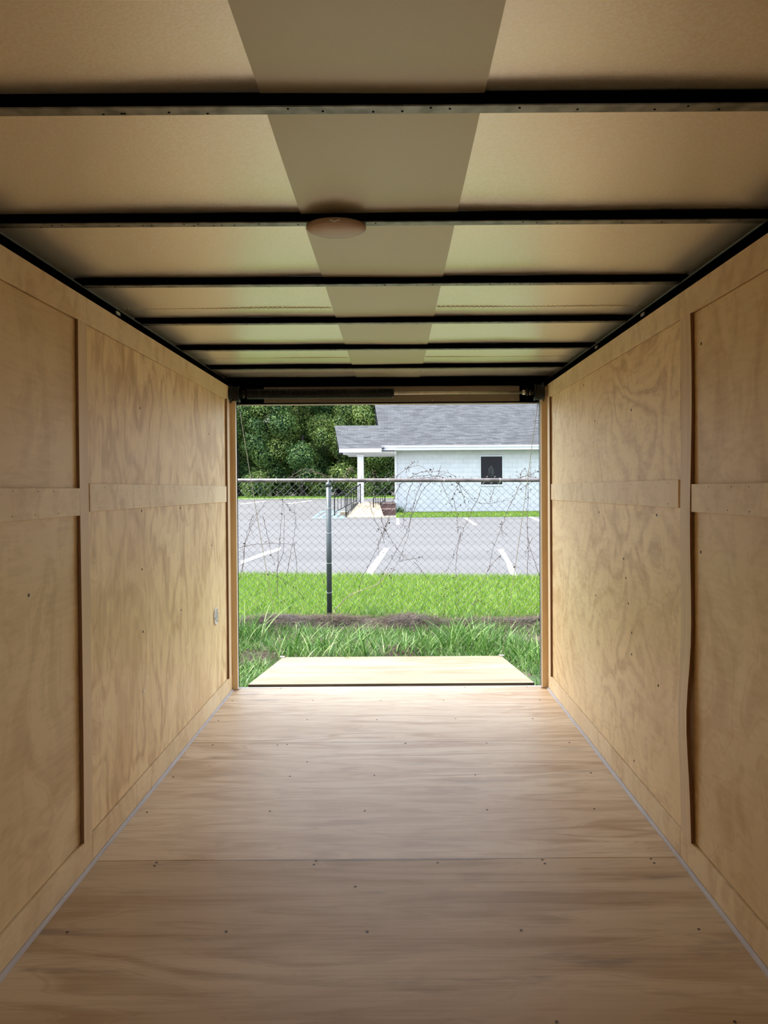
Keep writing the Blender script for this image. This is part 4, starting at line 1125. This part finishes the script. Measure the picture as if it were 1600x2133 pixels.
# ------------------------------------------------------------------ trees
def leaf_mesh(name, blobs, n, size, seed):
    r = np.random.default_rng(seed)
    cs = np.array([b[:3] for b in blobs]); rr = np.array([b[3] for b in blobs])
    pick = r.choice(len(blobs), n, p=rr ** 2 / (rr ** 2).sum())
    d = r.normal(size=(n, 3)); d /= np.linalg.norm(d, axis=1)[:, None]
    rad = rr[pick] * (0.62 + 0.55 * r.random(n) ** 0.8)
    # lumpy
    rad *= 1 + 0.16 * np.sin(d[:, 0] * 7 + pick) * np.sin(d[:, 2] * 8 + pick * 2) * np.sin(d[:, 1] * 6)
    c = cs[pick] + d * rad[:, None]
    c[:, 2] = np.maximum(c[:, 2], 0.15)
    nn = d + r.normal(size=(n, 3)) * 0.6; nn /= np.linalg.norm(nn, axis=1)[:, None]
    a = np.cross(nn, r.normal(size=(n, 3))); a /= np.linalg.norm(a, axis=1)[:, None]; b_ = np.cross(nn, a)
    s = size * (0.5 + r.random(n))[:, None]
    V = np.stack([c - a * s, c - b_ * s * 0.55, c + a * s, c + b_ * s * 0.55], 1).reshape(-1, 3)
    me = bpy.data.meshes.new(name)
    me.vertices.add(4 * n); me.vertices.foreach_set('co', V.astype(np.float32).ravel())
    me.loops.add(4 * n); me.loops.foreach_set('vertex_index', np.arange(4 * n, dtype=np.int32))
    me.polygons.add(n); me.polygons.foreach_set('loop_start', (np.arange(n) * 4).astype(np.int32))
    me.update(calc_edges=True)
    return me
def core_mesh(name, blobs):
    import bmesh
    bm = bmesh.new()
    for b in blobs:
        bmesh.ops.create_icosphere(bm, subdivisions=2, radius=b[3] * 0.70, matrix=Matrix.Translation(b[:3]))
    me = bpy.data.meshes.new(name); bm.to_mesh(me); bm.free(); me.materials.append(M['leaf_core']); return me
tv = []
for v in range(4):
    rr_ = random.Random(100 + v); blobs = []
    hh = (13.5, 11.5, 14.5, 12.5)[v]
    for i in range(34):
        z = rr_.uniform(0.6, hh - 1.2); wdt = 2.9 * math.sin(math.pi * min(0.98, (z / hh) * 0.75 + 0.22)) + 0.4
        a = rr_.uniform(0, 6.283); q = wdt * rr_.uniform(0.35, 1.0)
        blobs.append((q * math.cos(a), q * math.sin(a), z, rr_.uniform(0.7, 1.35)))
    tv.append((leaf_mesh('crown', blobs, 52000, 0.088, 200 + v), core_mesh('inner_crown', blobs), hh))
for i, (me, co, hh) in enumerate(tv): me.materials.append(M['leaf'] if i % 2 == 0 else M['leaf_pale'])
spots = [(-14.5, 70.5, 0), (-11.2, 71.5, 1), (-8.4, 70.2, 2), (-5.2, 71.2, 3), (-2.2, 70.4, 1), (0.8, 71.4, 0), (3.6, 70.6, 2), (7.0, 71.6, 3), (-17.8, 71.0, 2), (-21.5, 71.0, 3), (10.5, 71, 1), (14, 71, 0), (18, 71.5, 2), (-25.5, 71, 1), (22.5, 71, 3),
         (-12.8, 76.5, 2), (-9.6, 77, 0), (-6.6, 76.2, 3), (-3.6, 77, 2), (-0.6, 76.4, 3), (2.4, 77, 1), (5.5, 76.5, 0), (-16.5, 77, 1), (9, 77, 2), (-20, 77, 0), (13, 77, 3), (-24, 77, 2)]
posn = ['leftmost in view', 'second from the left jamb', 'third from the left jamb', 'left of the porch roof', 'just behind the porch roof', 'behind the porch column', 'seen through the porch', 'mostly hidden by the main roof']
for i, (x, y, v) in enumerate(spots):
    me, co, hh = tv[v]
    row = 'front row' if y < 74 else 'back row'
    e = empty('broadleaf_tree', (x, y, gz(y) - 0.05)); e.rotation_euler = (0, 0, i * 2.1); sc_ = 0.92 + 0.02 * ((i * 7) % 9)
    e.scale = (sc_, sc_, sc_ * (1.0 if y < 74 else 1.18))
    if i < 8:
        kd = 'dark green' if v % 2 == 0 else 'yellow-green'
        tag(e, '%s tree in the wood edge, %s' % (kd, posn[i]), 'tree', 'trees behind the car park')
    elif y > 74:
        tag(e, 'tree crown of the hidden rear row filling gaps between nearer trees', 'tree', 'rear row of trees')
    else:
        tag(e, 'tree of the wood edge standing outside the framed opening', 'tree', 'trees beyond the opening edges')
    c1 = bpy.data.objects.new('crown', me); C.objects.link(c1); c1.parent = e
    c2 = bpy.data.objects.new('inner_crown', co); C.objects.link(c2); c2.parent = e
    t = MB().tube([(0, 0, -0.3), (0.1, 0, hh * 0.3), (0, 0.1, hh * 0.42)], [0.24, 0.18, 0.10], 8)
    if i == 0: tm = t.build('trunk', M['bark'], None).data; bpy.data.objects['trunk'].parent = e
    else:
        o = bpy.data.objects.new('trunk', tm); C.objects.link(o); o.parent = e
# low undergrowth and far grass edge
n = 9000
x = R0.uniform(-24, 12, n); y = R0.uniform(67, 69.5, n)
P = np.stack([x, y, np.array([gz(v) + 0.05 for v in y])], 1)
o = blades('far_grass', P, (0.08, 0.22), 0.06, M['lawn_blade'], 2, 0.4, 81); tag(o, 'bright grass edge between the car park and the trees', 'grass', kind='stuff')
